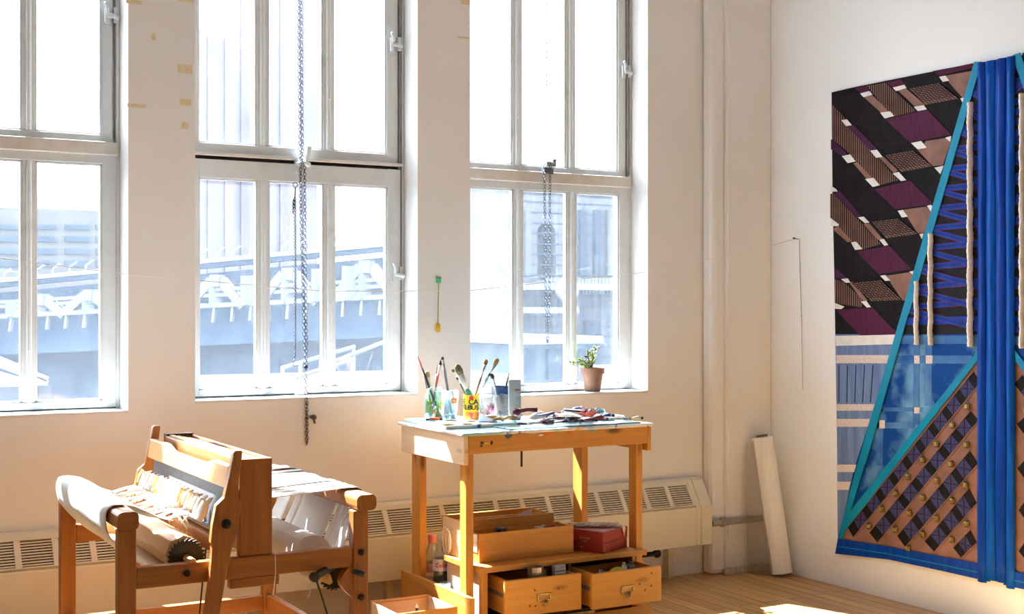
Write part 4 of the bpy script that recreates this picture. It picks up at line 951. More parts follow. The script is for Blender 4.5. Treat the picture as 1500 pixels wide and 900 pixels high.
pts = [c-u_*.04, c-u_*.03+Vector((0,0,.036)), c-u_*.012+Vector((0,0,.030)), c+u_*.045+Vector((0,0,.004)), c+u_*.05]
mb.prism([p+Vector((0,0,.001)) for p in pts], w_*.04); single(mb, 'folded_paper', mat('white_paper', (.86,.86,.86), (.8,.8,.8), 20, .7), 'folded white paper standing before the yellow coffee can', 'paper', bevel=.003)
c = P(637, 616, Z=TT); lt = thing('lighter', 'orange-red lighter lying at the foot of the green jar', 'lighter', c); lt.rotation_euler.z = -YAW
locb(MB().box(-.026, .022, -.008, .008, .0, .013), 'lighter_body', mat('lighter_red', (.75,.08,.02), None, 20, .3), lt, bevel=.004); locb(MB().box(.022, .036, -.008, .008, .0, .013), 'lighter_head', BLACKM, lt, bevel=.002)
locb(MB().box(-.042, -.026, -.006, .006, .0, .008), 'lighter_base', BLACKM, lt, bevel=.002)
c = P(842, 603, Z=TT+.056); cs = thing('black_case', 'thin black-edged case lying on top of the heap of tubes', 'case', c); cs.rotation_euler = (0, math.radians(4), -YAW+.05)
locb(MB().box(-.05, .05, -.03, .03, .0, .008), 'case_lid', BLACKM, cs, bevel=.002); locb(MB().box(-.047, .047, -.027, .027, -.022, -.0005), 'case_body', GT, cs, bevel=.002)
c = P(904, 612, Z=TF); single(MB().prism([c+u_*x+Vector((0,0,z)) for x, z in ((-.05, .001), (.04, .001), (.035, .006), (-.045, .016))], w_*.05), 'card_scrap', mat('scrap_card', (.72,.73,.70), None, 20, .7), 'curled white card right of the heap of tubes', 'card')
BLOBS = [(655, 623, .030, 'yellow', 'yellow paint blob at the left front of the table top'), (684, 622, .026, 'yellow', 'long yellow paint blob before the coffee can'), (672, 626, .02, 'white', 'white paint blob among the yellow ones'), (690, 618, .022, 'navy', 'dark blue paint blob at the foot of the coffee can'), (703, 626, .026, 'navy', 'navy paint blob before the folded paper'), (716, 625, .015, 'black', 'black paint blob right of the navy one'), (668, 626, .02, 'pink', 'pale pink paint blob at the table front'), (655, 617, .02, 'green', 'green paint blob before the drinking glass')]
for (u, v, r, c_, l) in BLOBS:
    z_ = TT if P(u, v, Z=TT).y > 5.12 else TF
    p = P(u, v, Z=z_); single(MB().ball(p+Vector((0,0,.003)), r, 12, sx=1.0, sy=.55, sz=.11).ball(p+u_*r*.8+Vector((0,0,.002)), r*.5, 10, sy=.6, sz=.12), 'paint_blob', TM[c_], l, 'paint', smooth=True)
# ------------------------------------------------------------------ plant on the sill
pc = Vector((3.890, 5.938, 1.047))
pl = thing('potted_plant', 'small jade succulent in a terracotta pot on the right windowsill', 'plant', pc)
MB().lathe([(.040, 0), (.043, .003), (.056, .095), (.064, .096), (.066, .128), (.060, .128), (.057, .105), (.04, .1)], pc, 28).build('terracotta_pot', mat('terracotta', (.27,.14,.085), (.21,.11,.07), 18, .8), pl, smooth=False)
MB().lathe([(.0575, .10), (.056, .116), (.02, .120)], pc, 20).build('soil', mat('soil', (.06,.04,.03), None, 60, .95), pl)
LEAF = mat('jade_leaf', (.34,.48,.08), (.16,.28,.04), 30, .35); LEAF2 = mat('jade_leaf_dark', (.10,.10,.04), (.16,.06,.03), 30, .4)
random.seed(5); sm = MB(); lm = MB(); top = pc+Vector((-.005, 0, .118))
def pp_(u, v, dy=0): return P(u, v, Y=5.938+dy)
BRN = [([top, pp_(866, 530), pp_(872, 512)], (874, 507)), ([top, pp_(860, 528, .01), pp_(848, 531, .015), pp_(838, 532, .01)], (834, 531)), ([top, pp_(862, 526, -.01), pp_(861, 518, -.01)], (861, 516)), ([top, pp_(868, 528, -.02), pp_(870, 523, -.02)], (872, 522)), ([top, pp_(858, 532, -.015), pp_(853, 528, -.02)], (851, 527)), ([top, pp_(862, 534, .0), pp_(858, 536, -.02)], (857, 536))]
for br, tipuv in BRN:
    sm.tube(br, .004, 7)
    for k in range(11):
        if k < 7: p = br[-1]
        else: p = br[0].lerp(br[-1], random.uniform(.35, .95))
        a = random.uniform(0, 2*PI); e = random.uniform(-.3, 1.0); d = Vector((math.cos(a)*math.cos(e), math.sin(a)*math.cos(e)*.8, math.sin(e)))
        L = random.uniform(.011, .018); rot = Vector((1,0,0)).rotation_difference(d).to_matrix()
        lm.ball(p+d*L*1.05, L, 8, mi=1 if random.random() < .3 else 0, sx=1, sy=.48, sz=.22, rot=rot)
sm.build('stem', mat('jade_stem', (.22,.2,.08), None, 30, .6), pl, smooth=True); lm.build('foliage', [LEAF, LEAF2], pl, smooth=True)

# ------------------------------------------------------------------ plastic roll in the corner
p0 = Vector((4.895, 5.545, .0)); p1 = Vector((4.838, 5.655, .80)); d = (p1-p0).normalized(); p0 = p0+Vector((0, 0, .018)); 
rl = thing('plastic_roll', 'white roll of plastic sheeting leaning in the corner beside the wall hanging', 'roll', (4.895, 5.545, 0))
L = .765; R_ = .060
ROLLM = mat('roll_film', (.88,.87,.85), (.80,.79,.77), 5, .28, stretch=(8,8,.5))
MB().lathe([(R_-.004, 0), (R_, .004), (R_, L-.004), (R_-.004, L), (R_*.55, L), (R_*.55, L-.10)], p0, 32, axis=d).build('rolled_film', ROLLM, rl, smooth=False)
MB().lathe([(R_*.54, .0), (R_*.54, L+.012), (R_*.45, L+.012), (R_*.45, L-.09)], p0, 24, axis=d).build('card_core', mat('card_core', (.2,.18,.16), None, 20, .8), rl)
FLAP = clear('loose_film', (.86,.84,.82), .15, .25, .22, (.80,.77,.73), 1.5)
a0 = p0+d*L-Vector((R_*.9, 0, 0)); a1 = p0-Vector((R_*.9, 0, 0)); vs = []
c0 = P(1094, 652, Y=5.690); c1 = P(1094, 840, Y=5.690); n = 16
for i in range(n+1):
    s = i/n; A_ = a0.lerp(a1, s); C_ = c0.lerp(c1, s)
    for j in range(7):
        t = j/6; q = A_.lerp(C_, t)+Vector((.004*math.sin(5*s+3*t), -.012*math.sin(PI*t)*(1+.4*math.sin(7*s)), 0)); q.z = max(q.z, .004); vs.append(q)
MB().add(vs, [(i*7+j, i*7+j+1, (i+1)*7+j+1, (i+1)*7+j) for i in range(n) for j in range(6)]).build('loose_sheet', FLAP, rl, smooth=True)
# ------------------------------------------------------------------ textile wall hanging on the right wall
hang = thing('wall_hanging', 'large quilted textile hanging on the right wall, blue bands around patchwork', 'wall hanging', (WX-.004, 4.1, .2))
def fab(name, c, c2=None, scale=14, rough=.75, stretch=(1,1,1), bmp=.2, lo=.3, hi=.7, sheen=0): return mat('fabric_'+name, c, c2, scale, rough, 0, bmp, stretch, lo, hi, spec=.1, sheen=sheen)
T_BLACK = fab('black', (.016,.013,.017), (.009,.008,.010), 30); T_CHAR = fab('charcoal', (.022,.022,.028), (.015,.015,.019), 40)
T_PURP = fab('plum', (.095,.017,.055), (.06,.010,.038), 9, .65, (1,10,1)); T_PURD = fab('plum_knit', (.085,.025,.08), (.04,.012,.04), 120)
T_TAN = fab('rose_tan', (.29,.155,.12), (.19,.10,.08), 10, .55); T_WHITE = fab('white', (.80,.80,.80), None, 20)
T_BLUE = fab('royal_satin', (.004,.060,.42), (.003,.035,.27), 5, .38, (1,9,1), .3); T_BLUE2 = fab('royal_satin_light', (.004,.105,.50), (.003,.055,.36), 7, .38, (1,7,1), .3)
T_TURQ = fab('turquoise_satin', (.005,.27,.46), (.004,.20,.38), 8, .38, bmp=.25)
T_RED = fab('red_piping', (.17,.03,.09), None, 30); T_ZIG = fab('cobalt', (.012,.055,.40), (.008,.035,.25), 14, .6); T_EDGE = fab('pale_stitch', (.10,.16,.22), None, 60)
T_DYE = fab('indigo_dye', (.004,.055,.27), (.16,.38,.60), 4.5, .7, (1,1,1), .1, .30, .52)
T_LAV = fab('lavender_sheer', (.115,.15,.36), (.18,.30,.50), 3.0, .7, (1,9,.8), .1, .3, .75)
T_SHEER = fab('pale_sheer', (.10,.25,.50), (.02,.10,.34), 7, .7); T_LACE = fab('cream_lace', (.74,.68,.66), (.55,.47,.45), 120, .8)
T_DENIM = fab('slate_denim', (.055,.075,.21), (.025,.03,.09), 70, .7, (1,1,4)); T_WINE = fab('wine_thread', (.05,.012,.03), None, 40)
ROPEW = mat('hanging_rope', (.88,.86,.82), (.74,.71,.66), 60, .9, bmp=.1)
def zA(x, y): return (1200+x/4.09, 60+y/4.09)
def zB(x, y): return (1200+x/4.09, 260+y/4.09)
def zC(x, y): return (1200+x/4.09, 460+y/4.09)
def zD(x, y): return (1200+x/4.09, 660+y/4.09)
YM = P(1464, 450, X=WX).y               # the hanging's vertical axis of symmetry
def wp(q, layer): return P(q[0], q[1], X=WX-.010-.0022*layer)
def mir(p): return Vector((p.x, 2*YM-p.y, p.z))
class Patch:
    """flat pieces of cloth stitched in layers; the other half of the piece is the same, mirrored"""
    def __init__(s): s.a = MB(); s.b = MB(); s.mats = []
    def mi(s, m):
        if m not in s.mats: s.mats.append(m)
        return s.mats.index(m)
    def poly(s, pts, layer, m, th=.0022):
        w = [wp(q, layer) for q in pts]; i = s.mi(m)
        s.a.prism(w, (th, 0, 0), i); s.b.prism([mir(p) for p in w], (th, 0, 0), i)
    def done(s, name, label=None, bevel=0, mirror=True):
        for k in ((s.a, s.b) if mirror else (s.a,)):
            o = k.build(name, s.mats, hang, weld=False, bevel=bevel)
            if label: o['label'] = label
EDGE_L = [(1218.5,135), (1219.5,290), (1223,400), (1223.5,490), (1226,640), (1227,802)]
b = Patch(); b.poly([(1220,138), (1437,93), (1464,88), (1464,846), (1228,800)], -2.4, T_CHAR, .004); b.done('backing_cloth')
# --- patchwork with diagonal strips
p = Patch()
p.poly([(1218,135.5), (1250,128), (1300,118), (1370,104), (1428,92), (1320,458), (1310,492), (1223.5,493), (1222,400), (1219.5,290)], 0, T_BLACK)
def polys(z, m, L, lst):
    for q in lst: p.poly([z(*c) for c in q], L, m)
def clip_seg(z, quad, n, L, m, lean=0):
    """vertical pin-stripes across a four-cornered patch (a,b top edge; d,c bottom edge)"""
    a, b, c, d = [Vector(z(*q)) for q in quad]
    for k in range(n):
        t0 = (k+.55)/n; t1 = (k+.95)/n
        p.poly([tuple(a.lerp(b, t0)), tuple(a.lerp(b, t1)), tuple(d.lerp(c, t1)), tuple(d.lerp(c, t0))], L, m)
def vstripes(z, pts, step, L, m, wd):
    """vertical pin-stripes filling a convex patch"""
    P2 = [z(*q) for q in pts]; x = min(q[0] for q in P2)+step*.5; xm = max(q[0] for q in P2)
    while x < xm:
        seg = []
        for xx in (x, x+wd):
            ys = []
            for i in range(len(P2)):
                (ax, ay), (bx_, by) = P2[i], P2[(i+1) % len(P2)]
                if (ax-xx)*(bx_-xx) < 0: ys.append(ay+(by-ay)*(xx-ax)/(bx_-ax))
            if len(ys) >= 2: seg.append((xx, min(ys), max(ys)))
        if len(seg) == 2: p.poly([(seg[0][0], seg[0][1]), (seg[1][0], seg[1][1]), (seg[1][0], seg[1][2]), (seg[0][0], seg[0][2])], L, m)
        x += step
def lattice(z, quad, n, L):
    p.poly([z(*q) for q in quad], L, T_TAN); a, b, c, d = [Vector(z(*q)) for q in quad]
    def pt(s, t): return a.lerp(b, s).lerp(d.lerp(c, s), t)
    for k in range(n+1):
        s = k/n; w = .010
        for (s0, t0, s1, t1) in ((s, 0, s, 1), (0, s, 1, s) if k <= n*.5+3 else (s, 0, s, 1)):
            A1, A2 = pt(s0, t0), pt(s1, t1); dd = (A2-A1).normalized(); nn = Vector((-dd.y, dd.x))*.36
            p.poly([tuple(A1-nn), tuple(A2-nn), tuple(A2+nn), tuple(A1+nn)], L+.6, T_BLACK)
    for k in range(-n, n):
        s0 = max(0, k/n); s1 = min(1, (k+n)/n); t0 = max(0, -k/n); t1 = t0+(s1-s0)
        A1, A2 = pt(s0, t0), pt(s1, min(1, t1))
        if (A2-A1).length < 2 or k % 2: continue
        dd = (A2-A1).normalized(); nn = Vector((-dd.y, dd.x))*.2
        p.poly([tuple(A1-nn), tuple(A2-nn), tuple(A2+nn), tuple(A1+nn)], L+.9, T_BLACK)
STR_A = [[(285,270),(395,250),(580,420),(440,455)], [(80,385),(120,425),(470,835),(360,865),(230,730),(165,660),(80,590)]]
STR_B = [[(65,100),(85,95),(370,400),(245,435),(120,300),(65,240)], [(95,610),(150,630),(270,745),(250,778),(95,755)]]
for z, ll in ((zA, STR_A), (zB, STR_B)):
    for q in ll: p.poly([z(*c) for c in q], 1, T_TAN)
    for q in ll: vstripes(z, q, 3.1, 1.7, T_BLACK, 1.25)
polys(zA, T_TAN, 1.2, [[(265,335),(315,325),(430,425),(370,430)], [(470,295),(520,285),(635,385),(575,395)], [(750,210),(912,180),(905,220),(862,345),(770,240)], [(590,655),(640,600),(770,580),(790,600),(740,745),(680,750)], [(205,735),(225,725),(330,820),(285,828)], [(350,690),(380,690),(470,775),(450,795)]])
polys(zB, T_TAN, 1.2, [[(80,310),(110,292),(140,290),(205,380),(170,390)], [(500,195),(640,175),(668,205),(630,330),(590,335)], [(265,280),(300,275),(380,370),(350,375)], [(400,590),(545,568),(560,590),(515,735),(500,740)], [(180,630),(200,625),(290,740),(260,745)]])
polys(zA, T_PURP, 1.4, [[(210,285),(285,270),(300,300),(250,312)], [(400,250),(490,232),(520,262),(440,280)], [(680,180),(925,135),(920,160),(720,205)], [(395,470),(650,412),(790,560),(545,608)]])
polys(zA, T_PURD, 1.9, [[(170,515),(205,500),(350,650),(310,660)], [(70,590),(90,600),(165,675),(140,690),(70,650)]])
polys(zB, T_PURP, 1.4, [[(330,70),(545,20),(685,158),(455,190)], [(225,445),(420,410),(555,550),(355,580)], [(100,795),(320,780),(475,940),(245,948)]])
polys(zB, T_PURD, 1.9, [[(85,90),(125,80),(260,240),(232,245)], [(90,545),(120,560),(165,605),(100,605)]])
for z, q in ((zA, [(535,285),(715,250),(835,345),(635,382)]), (zA, [(390,685),(560,655),(675,750),(490,785)]), (zB, [(310,265),(470,245),(590,338),(400,365)]), (zB, [(195,632),(370,615),(495,735),(310,742)])): lattice(z, q, 10, 1.5)
polys(zA, T_WHITE, 2.6, [[(245,315),(300,300),(318,322),(265,337)], [(440,280),(510,262),(523,282),(460,300)], [(365,430),(425,422),(447,450),(392,465)], [(568,395),(625,385),(645,410),(590,420)], [(718,215),(755,208),(778,238),(740,245)], [(845,345),(874,338),(860,372)], [(550,612),(610,600),(643,640),(590,650)], [(132,475),(165,470),(195,505),(160,510)], [(305,658),(345,652),(378,695),(340,700)], [(135,690),(185,680),(217,722),(170,732)], [(275,828),(325,820),(362,865),(320,875)], [(440,795),(475,785),(520,835),(490,840)], [(755,580),(790,570),(785,605)], [(690,760),(745,748),(725,798)]])
polys(zB, T_WHITE, 2.6, [[(470,200),(500,195),(530,235),(495,240)], [(645,170),(670,165),(680,180),(668,205)], [(600,340),(625,335),(615,370)], [(232,240),(265,235),(300,270),(275,275)], [(70,50),(100,70),(110,85),(70,85)], [(70,245),(118,282),(110,292),(70,292)], [(190,390),(220,385),(258,430),(215,435)], [(360,375),(385,368),(413,405),(390,410)], [(365,590),(395,585),(425,618),(395,620)], [(130,610),(170,605),(185,630),(160,632)], [(250,745),(280,740),(310,778),(285,780)], [(90,752),(150,775),(130,790),(95,788)], [(540,565),(565,560),(560,585)]])
p.done('patchwork_panel')
# --- zigzag panel between the turquoise diagonal and the centre bands
p = Patch(); p.poly([(1430,92), (1438,92), (1438,500), (1316,500)], 0, T_CHAR)
TL = [(90,1432), (460,1326), (500,1316)]
def xl(y): return 1432+(1326-1432)*(y-90)/370+2
y = 60; k = 0
def zig(x0, y0, x1, y1, h, L):
    p.poly([(x0, y0-.8), (x1, y1-.8), (x1, y1+h+.8), (x0, y0+h*.8+.8)], L, T_RED); p.poly([(x0, y0), (x1, y1), (x1, y1+h), (x0, y0+h*.8)], L+.5, T_ZIG)
    p.poly([(x0, y0+h*.35), (x1, y1+h*.42), (x1, y1+h*.5), (x0, y0+h*.43)], L+.9, T_CHAR)
YT = 490
while y < 480:
    x0 = max(xl(min(y+16, 490)), 1318); 
    if x0 < 1436:
        w = 1437-x0; f = w/110
        if y+6+18*f < YT: zig(x0, y+10, 1437, y+10-9*f-2, 9, 1)
        if y+14+34*f < YT: zig(x0, y+14, 1437, y+14+24*f+3, 9, 2)
    y += 29
p.poly([(1322,466), (1437,463), (1437,474), (1320,477)], 1.4, T_ZIG)
p.done('zigzag_panel')
# --- dyed blue panel
p = Patch()
p.poly([(1223.5,490), (1316,490), (1250,690), (1230,785), (1227,785), (1226,640)], .4, T_LAV)
p.poly([(1316,490), (1438,490), (1438,512), (1300,684), (1232,784), (1250,690)], .2, T_DYE)
p.poly([(1224,492.5), (1313,490.5), (1309.5,504.5), (1224.5,507)], 1.4, T_WHITE)
for y0, y1, xr in ((520.5,532.5,1302), (592.5,602,1281), (614,625.5,1274)): p.poly([(1225,y0), (xr,y0), (xr-3,y1), (1225,y1)], 1.4, T_LACE)
for y0, y1, xr in ((681,692,1254), (706,718,1246)): p.poly([(1226,y0), (xr,y0), (xr-3,y1), (1226,y1)], 1.4, T_LACE)
for k in range(5): p.poly([(1228+k*12.5, 535), (1229.2+k*12.5, 535), (1229.4+k*11.5, 590), (1228.2+k*11.5, 590)], 1.2, T_DENIM)
for (x0, x1, y0, y1) in ((1318,1438,492,504), (1306,1424,521,533), (1286,1352,597,603), (1278,1340,619,628), (1338.5,1347,505,622), (1356,1365.5,505,595), (1285,1294,600,682)): p.poly([(x0,y0), (x1,y0), (x1-1,y1), (x0-1.5,y1)], .9, T_SHEER)
for (x0, x1, y0, y1) in ((1339,1347,521,533), (1356,1366,521,533), (1339,1347,597,606), (1288,1296,616,628)): p.poly([(x0,y0), (x1,y0), (x1,y1), (x0,y1)], 1.5, T_LACE)
p.done('dyed_panel')
# --- latticed triangle with beads
p = Patch(); p.poly([(1438,518), (1438,828), (1227,790), (1228,784)], .9, T_TAN)
STRIPS = [((1241.6,772.5),(1425,544),(1437,560),(1250,788)), ((1273,780),(1421,602),(1433.5,616.5),(1285.6,795.7)), ((1313.7,784.7),(1420,660),(1433,679.6),(1326,802)), ((1354,793),(1419,715),(1431,738),(1368.7,809)), ((1395.6,802),(1421,776),(1431,795.7),(1408,817.7))]
for a, b_, c, d in STRIPS:
    a, b_, c, d = map(Vector, (a, b_, c, d)); L = (b_-a).length; n = max(2, round(L/16.5)); n += (n+1) % 2
    p.poly([tuple(a), tuple(b_), tuple(c), tuple(d)], 1.6, T_BLACK)
    for k in range(n):
        if k % 2 == 0: continue
        t0, t1 = (k-.12)/n, (k+1.12)/n; q = [a.lerp(b_, t0), a.lerp(b_, t1), d.lerp(c, t1), d.lerp(c, t0)]
        p.poly([tuple(x) for x in q], 2.1, T_DENIM)
        for A1, A2 in ((q[0], q[2]), (q[1], q[3])):
            dd = (A2-A1).normalized(); nn = Vector((-dd.y, dd.x))*.6; p.poly([tuple(A1-nn), tuple(A2-nn), tuple(A2+nn), tuple(A1+nn)], 2.6, T_WINE)
    for e0, e1 in ((a, b_), (d, c)):
        dd = (e1-e0).normalized(); nn = Vector((-dd.y, dd.x))*.7; p.poly([tuple(e0-nn), tuple(e1-nn), tuple(e1+nn), tuple(e0+nn)], 2.9, T_TAN)
p.done('beaded_panel')
GOLD = mat('bead_gold', (.50,.38,.10), (.30,.22,.08), 60, .3, metal=.8); BDK = mat('bead_dark', (.06,.05,.03), None, 40, .5)
BEADS = [zC(890,555), zC(800,668), zC(705,780), zC(622,875), zD(535,160), zD(462,258), zD(378,352), zD(300,455), zC(885,785), zD(793,82), zD(708,182), zD(623,283), zD(543,377), zD(458,475), zD(880,210), zD(798,303), zD(705,408), zD(622,503), zD(885,440), zD(795,535), zD(535,588)]
for q in BEADS:
    for f in (lambda v: v, mir):
        c = f(wp(q, 4)); mb = MB().box(c.x-.009, c.x+.004, c.y-.013, c.y+.013, c.z-.013, c.z+.013); mb.box(c.x-.0105, c.x+.004, c.y-.009, c.y+.009, c.z-.016, c.z+.016, 1); mb.box(c.x-.012, c.x, c.y-.008, c.y+.008, c.z-.009, c.z+.009)
        mb.build('bead', [GOLD, BDK], hang, bevel=.002)
# --- turquoise diagonals, bottom border, centre bands, ropes
p = Patch(); 
for a, b_ in (((1427,90.6), (1320,460)), ((1320,460), (1256,680)), ((1256,680), (1227,789))): p.poly([a, (a[0]+(10.5 if a[1] > 100 else 10.5), a[1]-.3), (b_[0]+(11.5 if b_[1] < 700 else 7), b_[1]), b_], 4.2, T_TURQ, .004)
p.done('turquoise_band', 'turquoise satin diagonal band')
p = Patch(); p.poly([(1438,506), (1438,520), (1312,682), (1268,739), (1245,768), (1230,788), (1227,787), (1237,760), (1300,680)], 4.6, T_TURQ, .004); p.done('turquoise_band', 'turquoise satin lower diagonal band')
p = Patch(); p.poly([(1227,789.6), (1300,801), (1437,827), (1446,836), (1450,853), (1380,837), (1300,820), (1223,811.6)], 5, T_BLUE, .005); p.poly([(1226,800), (1300,811), (1446,841), (1446,842.5), (1300,812.5), (1226,801.5)], 5.5, T_TURQ, .003); p.done('bottom_border', 'royal blue satin bottom border', bevel=.0015)
XS = [1437, 1449.3, 1463.2, 1478.8]
tops = [90.5, 88, 85, 81.5]
for k, (xa, xb) in enumerate(((1437, 1449.6), (1449.3, 1463.6), (1463.2, 1479.2), (1478.8, 1491))):
    m = (T_BLUE, T_BLUE2, T_BLUE, T_BLUE2)[k]; mb = MB(); n = 26; vs = []
    def zt(u): return P(u, 90.5+(u-1437)*-.222, X=WX).z
    ya, yb = P(xa, 450, X=WX).y, P(xb, 450, X=WX).y
    z1 = 2.665; cx = (ya+yb)/2; z0_ = .232+abs(cx-YM)*(-.35)
    for i in range(n+1):
        s = i/n; z = z0_+(z1-z0_)*s
        for j in range(7):
            t = j/6; bul = math.sin(PI*t)*.011+.0015*math.sin(19*s+k*2+4*t); vs.append((WX-.0215-bul, ya+(yb-ya)*t+.002*math.sin(7*s+k), z))
    fs = [(i*7+j, i*7+j+1, (i+1)*7+j+1, (i+1)*7+j) for i in range(n) for j in range(6)]
    o = mb.add(vs, fs).build('centre_band', m, hang, smooth=True, solid=.003); o['label'] = 'royal blue satin vertical band'
for (u, v0, v1, r) in ((1421, 150, 508, .0175), (1362.8, 342, 506, .0150), (1342.2, 412, 505, .0145)):
    for f in (lambda v: v, mir):
        mb = MB(); pts = []; n = int((v1-v0)/3)
        for i in range(n+1): pts.append(f(P(u+.6*math.sin(i*.5), v0+(v1-v0)*i/n, X=WX-.026)))
        mb.tube(pts, [r*(1+.07*math.sin(i*2.1)) for i in range(n+1)], 10, flat=.7); o = mb.build('rope', ROPEW, hang, smooth=True); o['label'] = 'white cord'
# ------------------------------------------------------------------ the city outside
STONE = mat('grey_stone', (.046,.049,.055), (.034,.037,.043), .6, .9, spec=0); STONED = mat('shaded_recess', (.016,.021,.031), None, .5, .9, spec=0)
BRICKW = mat('cream_render', (.054,.053,.052), (.047,.046,.045), .3, .9, spec=0); WINB = mat('window_band', (.024,.034,.05), (.017,.026,.04), .2, .3, spec=0)
LAVT = mat('pale_tower', (.104,.096,.106), None, .05, .9, spec=0); LAVD = mat('tower_stripe', (.082,.073,.09), None, .05, .9, spec=0)
WSTEEL = mat('white_girder', (.088,.094,.102), (.075,.082,.09), .5, .7, spec=0); BSTEEL = mat('bridge_blue', (.016,.023,.038), (.012,.018,.031), .3, .8, spec=0)
ROOFM = mat('white_roof', (.022,.023,.026), (.016,.017,.02), .8, .9, spec=0); GRD = mat('city_ground', (.016,.018,.022), (.010,.012,.016), .05, .95, spec=0)
struct(MB().box(-500, 700, 8, 900, -15.4, -15).build('ground', GRD))
def bldg(name, label, x0, x1, y, z1, depth, m, cat='building'):
    b = thing(name, label, cat, ((x0+x1)/2, y, -15)); MB().box(x0, x1, y, y+depth, -15, z1).build('facade', m, b); return b
# office block seen through the left window
Yb = 330; a = P(-60, 330, Y=Yb); r = P(165, 330, Y=Yb); zt = P(60, 306, Y=Yb).z
b = bldg('office_block', 'pale office block with bands of blue windows beyond the bridge', a.x, r.x, Yb, zt, 60, BRICKW)
mb = MB()
for v0, v1 in ((346,355), (364,373), (382,391), (329,337)):
    mb_ = MB()
    for u0, u1 in ((-55,-8), (-3,28), (50,82), (95,131), (140,160)):
        p0, p1 = P(u0, v0, Y=Yb), P(u1, v1, Y=Yb); mb_.box(p0.x, p1.x, Yb-.6, Yb+1, min(p0.z, p1.z), max(p0.z, p1.z))
    mb_.build('window_row', WINB, b)
p0, p1 = P(48, 302, Y=Yb+12), P(118, 300, Y=Yb+12); MB().box(p0.x, p1.x, Yb+12, Yb+40, zt, p0.z+4).build('roof_house', LAVT, b)
p0, p1 = P(130, 284, Y=Yb+10), P(160, 284, Y=Yb+10); MB().box(p0.x, p1.x, Yb+10, Yb+40, zt, p0.z).build('stair_tower', LAVT, b)
# tower blocks
def tower(name, label, u0, u1, v1, Yt, stripes, vs=None):
    p0, p1 = P(u0, v1, Y=Yt), P(u1, v1, Y=Yt); b = bldg(name, label, p0.x, p1.x, Yt, p0.z, 40, LAVT)
    for k, (s0, s1) in enumerate(stripes):
        q0, q1 = P(s0, v1, Y=Yt), P(s1, v1, Y=Yt); MB().box(q0.x, q1.x, Yt-1.2, Yt+1, -15, p0.z-2).build('window_column', LAVD, b)
    return b
tower('tower_block', 'tall pale tower with darker vertical strips in the middle window, its lower wing', 236, 340, 38, 420, [(250,262), (272,284), (303,316), (328,341)])
tower('tower_block', 'tallest pale tower with vertical strips rising beyond the top of the middle window', 340.5, 463, -60, 465, [(352,364), (409,422), (443,463)])
b = tower('tower_block', 'distant pale high-rise with a fine grid of windows in the right window', 688, 748, 262, 450, [])
for k in range(9):
    q0, q1 = P(692+k*6, 262, Y=450), P(695+k*6, 262, Y=450); zz = P(700, 266, Y=450).z; MB().box(q0.x, q1.x, 449, 451, -15, zz).build('window_column', LAVD, b)
# steel truss bridge crossing from far left to near right
def inv(u): return 1/(1/165+(u/570)*(1/144-1/165))
def B3(u, v): return P(u, v, d=inv(u))
br = thing('truss_bridge', 'long white steel truss bridge crossing behind all three windows', 'bridge', B3(400, 470))
def lineY(tbl, u):
    for (a, ya), (b_, yb) in zip(tbl, tbl[1:]):
        if u <= b_: break
    return ya+(yb-ya)*(u-a)/(b_-a)
TOP = [(-120,423), (570,358), (780,338)]; TOP2 = [(-120,430), (570,366), (780,346)]; MID = [(-120,450), (0,443), (570,410), (780,397)]; LOW = [(-120,470), (0,465), (570,437), (780,424)]
def rail(name, tbl, w, h, m):
    mb = MB(); us = [q[0] for q in tbl]
    a, b_ = B3(us[0], tbl[0][1]), B3(us[-1], lineY(tbl, us[-1])); mb.bar(a, b_, w, h); return mb.build(name, m, br)
rail('top_chord', TOP, 1.2, .55, WSTEEL); rail('top_chord', TOP2, 1.0, .5, BSTEEL); rail('deck_rail', MID, .6, .4, WSTEEL)
rail('deck_rail', [(-120,456), (780,408)], .6, .4, WSTEEL); rail('bottom_chord', LOW, 1.0, .55, WSTEEL)
mb = MB(); q = []
dm = MB()
vec = [B3(-120, 435), B3(780, 350), B3(780, 424), B3(-120, 470)]
n_ = (vec[1]-vec[0]).cross(Vector((0,0,1))).normalized()
if n_.y < 0: n_ = -n_
dm.prism([p_+n_*6 for p_ in vec], n_*2); dm.build('deck_girder', BSTEEL, br)
wl = [B3(-120, 470), B3(780, 424)]; d_ = Vector((0, 0, -12))
MB().prism([wl[0]+n_*3, wl[1]+n_*3, wl[1]+n_*3+Vector((0,0,-4.4)), wl[0]+n_*3+Vector((0,0,-5))], n_*3).build('approach_wall', mat('viaduct_light', (.027,.045,.075), (.022,.037,.062), .2, .9, spec=0), br)
MB().prism([wl[0]+n_*6.5+Vector((0,0,-4)), wl[1]+n_*6.5+Vector((0,0,-4)), Vector((wl[1].x, wl[1].y, -15))+n_*6.5, Vector((wl[0].x, wl[0].y, -15))+n_*6.5], n_*3).build('arch_wall', BSTEEL, br)
for u in (-58, 20, 62, 132, 227, 318, 366, 424, 470, 515, 537, 600, 655, 712):
    big = u in (62, 132, 318, 424, 537, -58, 712); 
    yt = lineY(TOP2, u)+(26 if u < 200 else 22); yb = lineY(LOW, u)
    hw = 10+ (u+60)/60; top0, top1 = B3(u-6-u*.004, yt), B3(u+6+u*.004, yt)
    if big:
        mb = MB(); mb.bar(top0, top1, 1.2, 1.4); wd = 26+u*.025
        mb.bar(top0, B3(u-wd-6, yb), .9, 1.1); mb.bar(top1, B3(u+wd+6, yb), .9, 1.1); mb.bar(B3(u-3, yt), B3(u-3, yb), .8, 1.3); mb.build('girder_frame', WSTEEL, br)
    else:
        mb = MB(); mb.bar(B3(u, yt-3), B3(u, yb), 1.4, 1.8); mb.build('girder_post', WSTEEL, br)
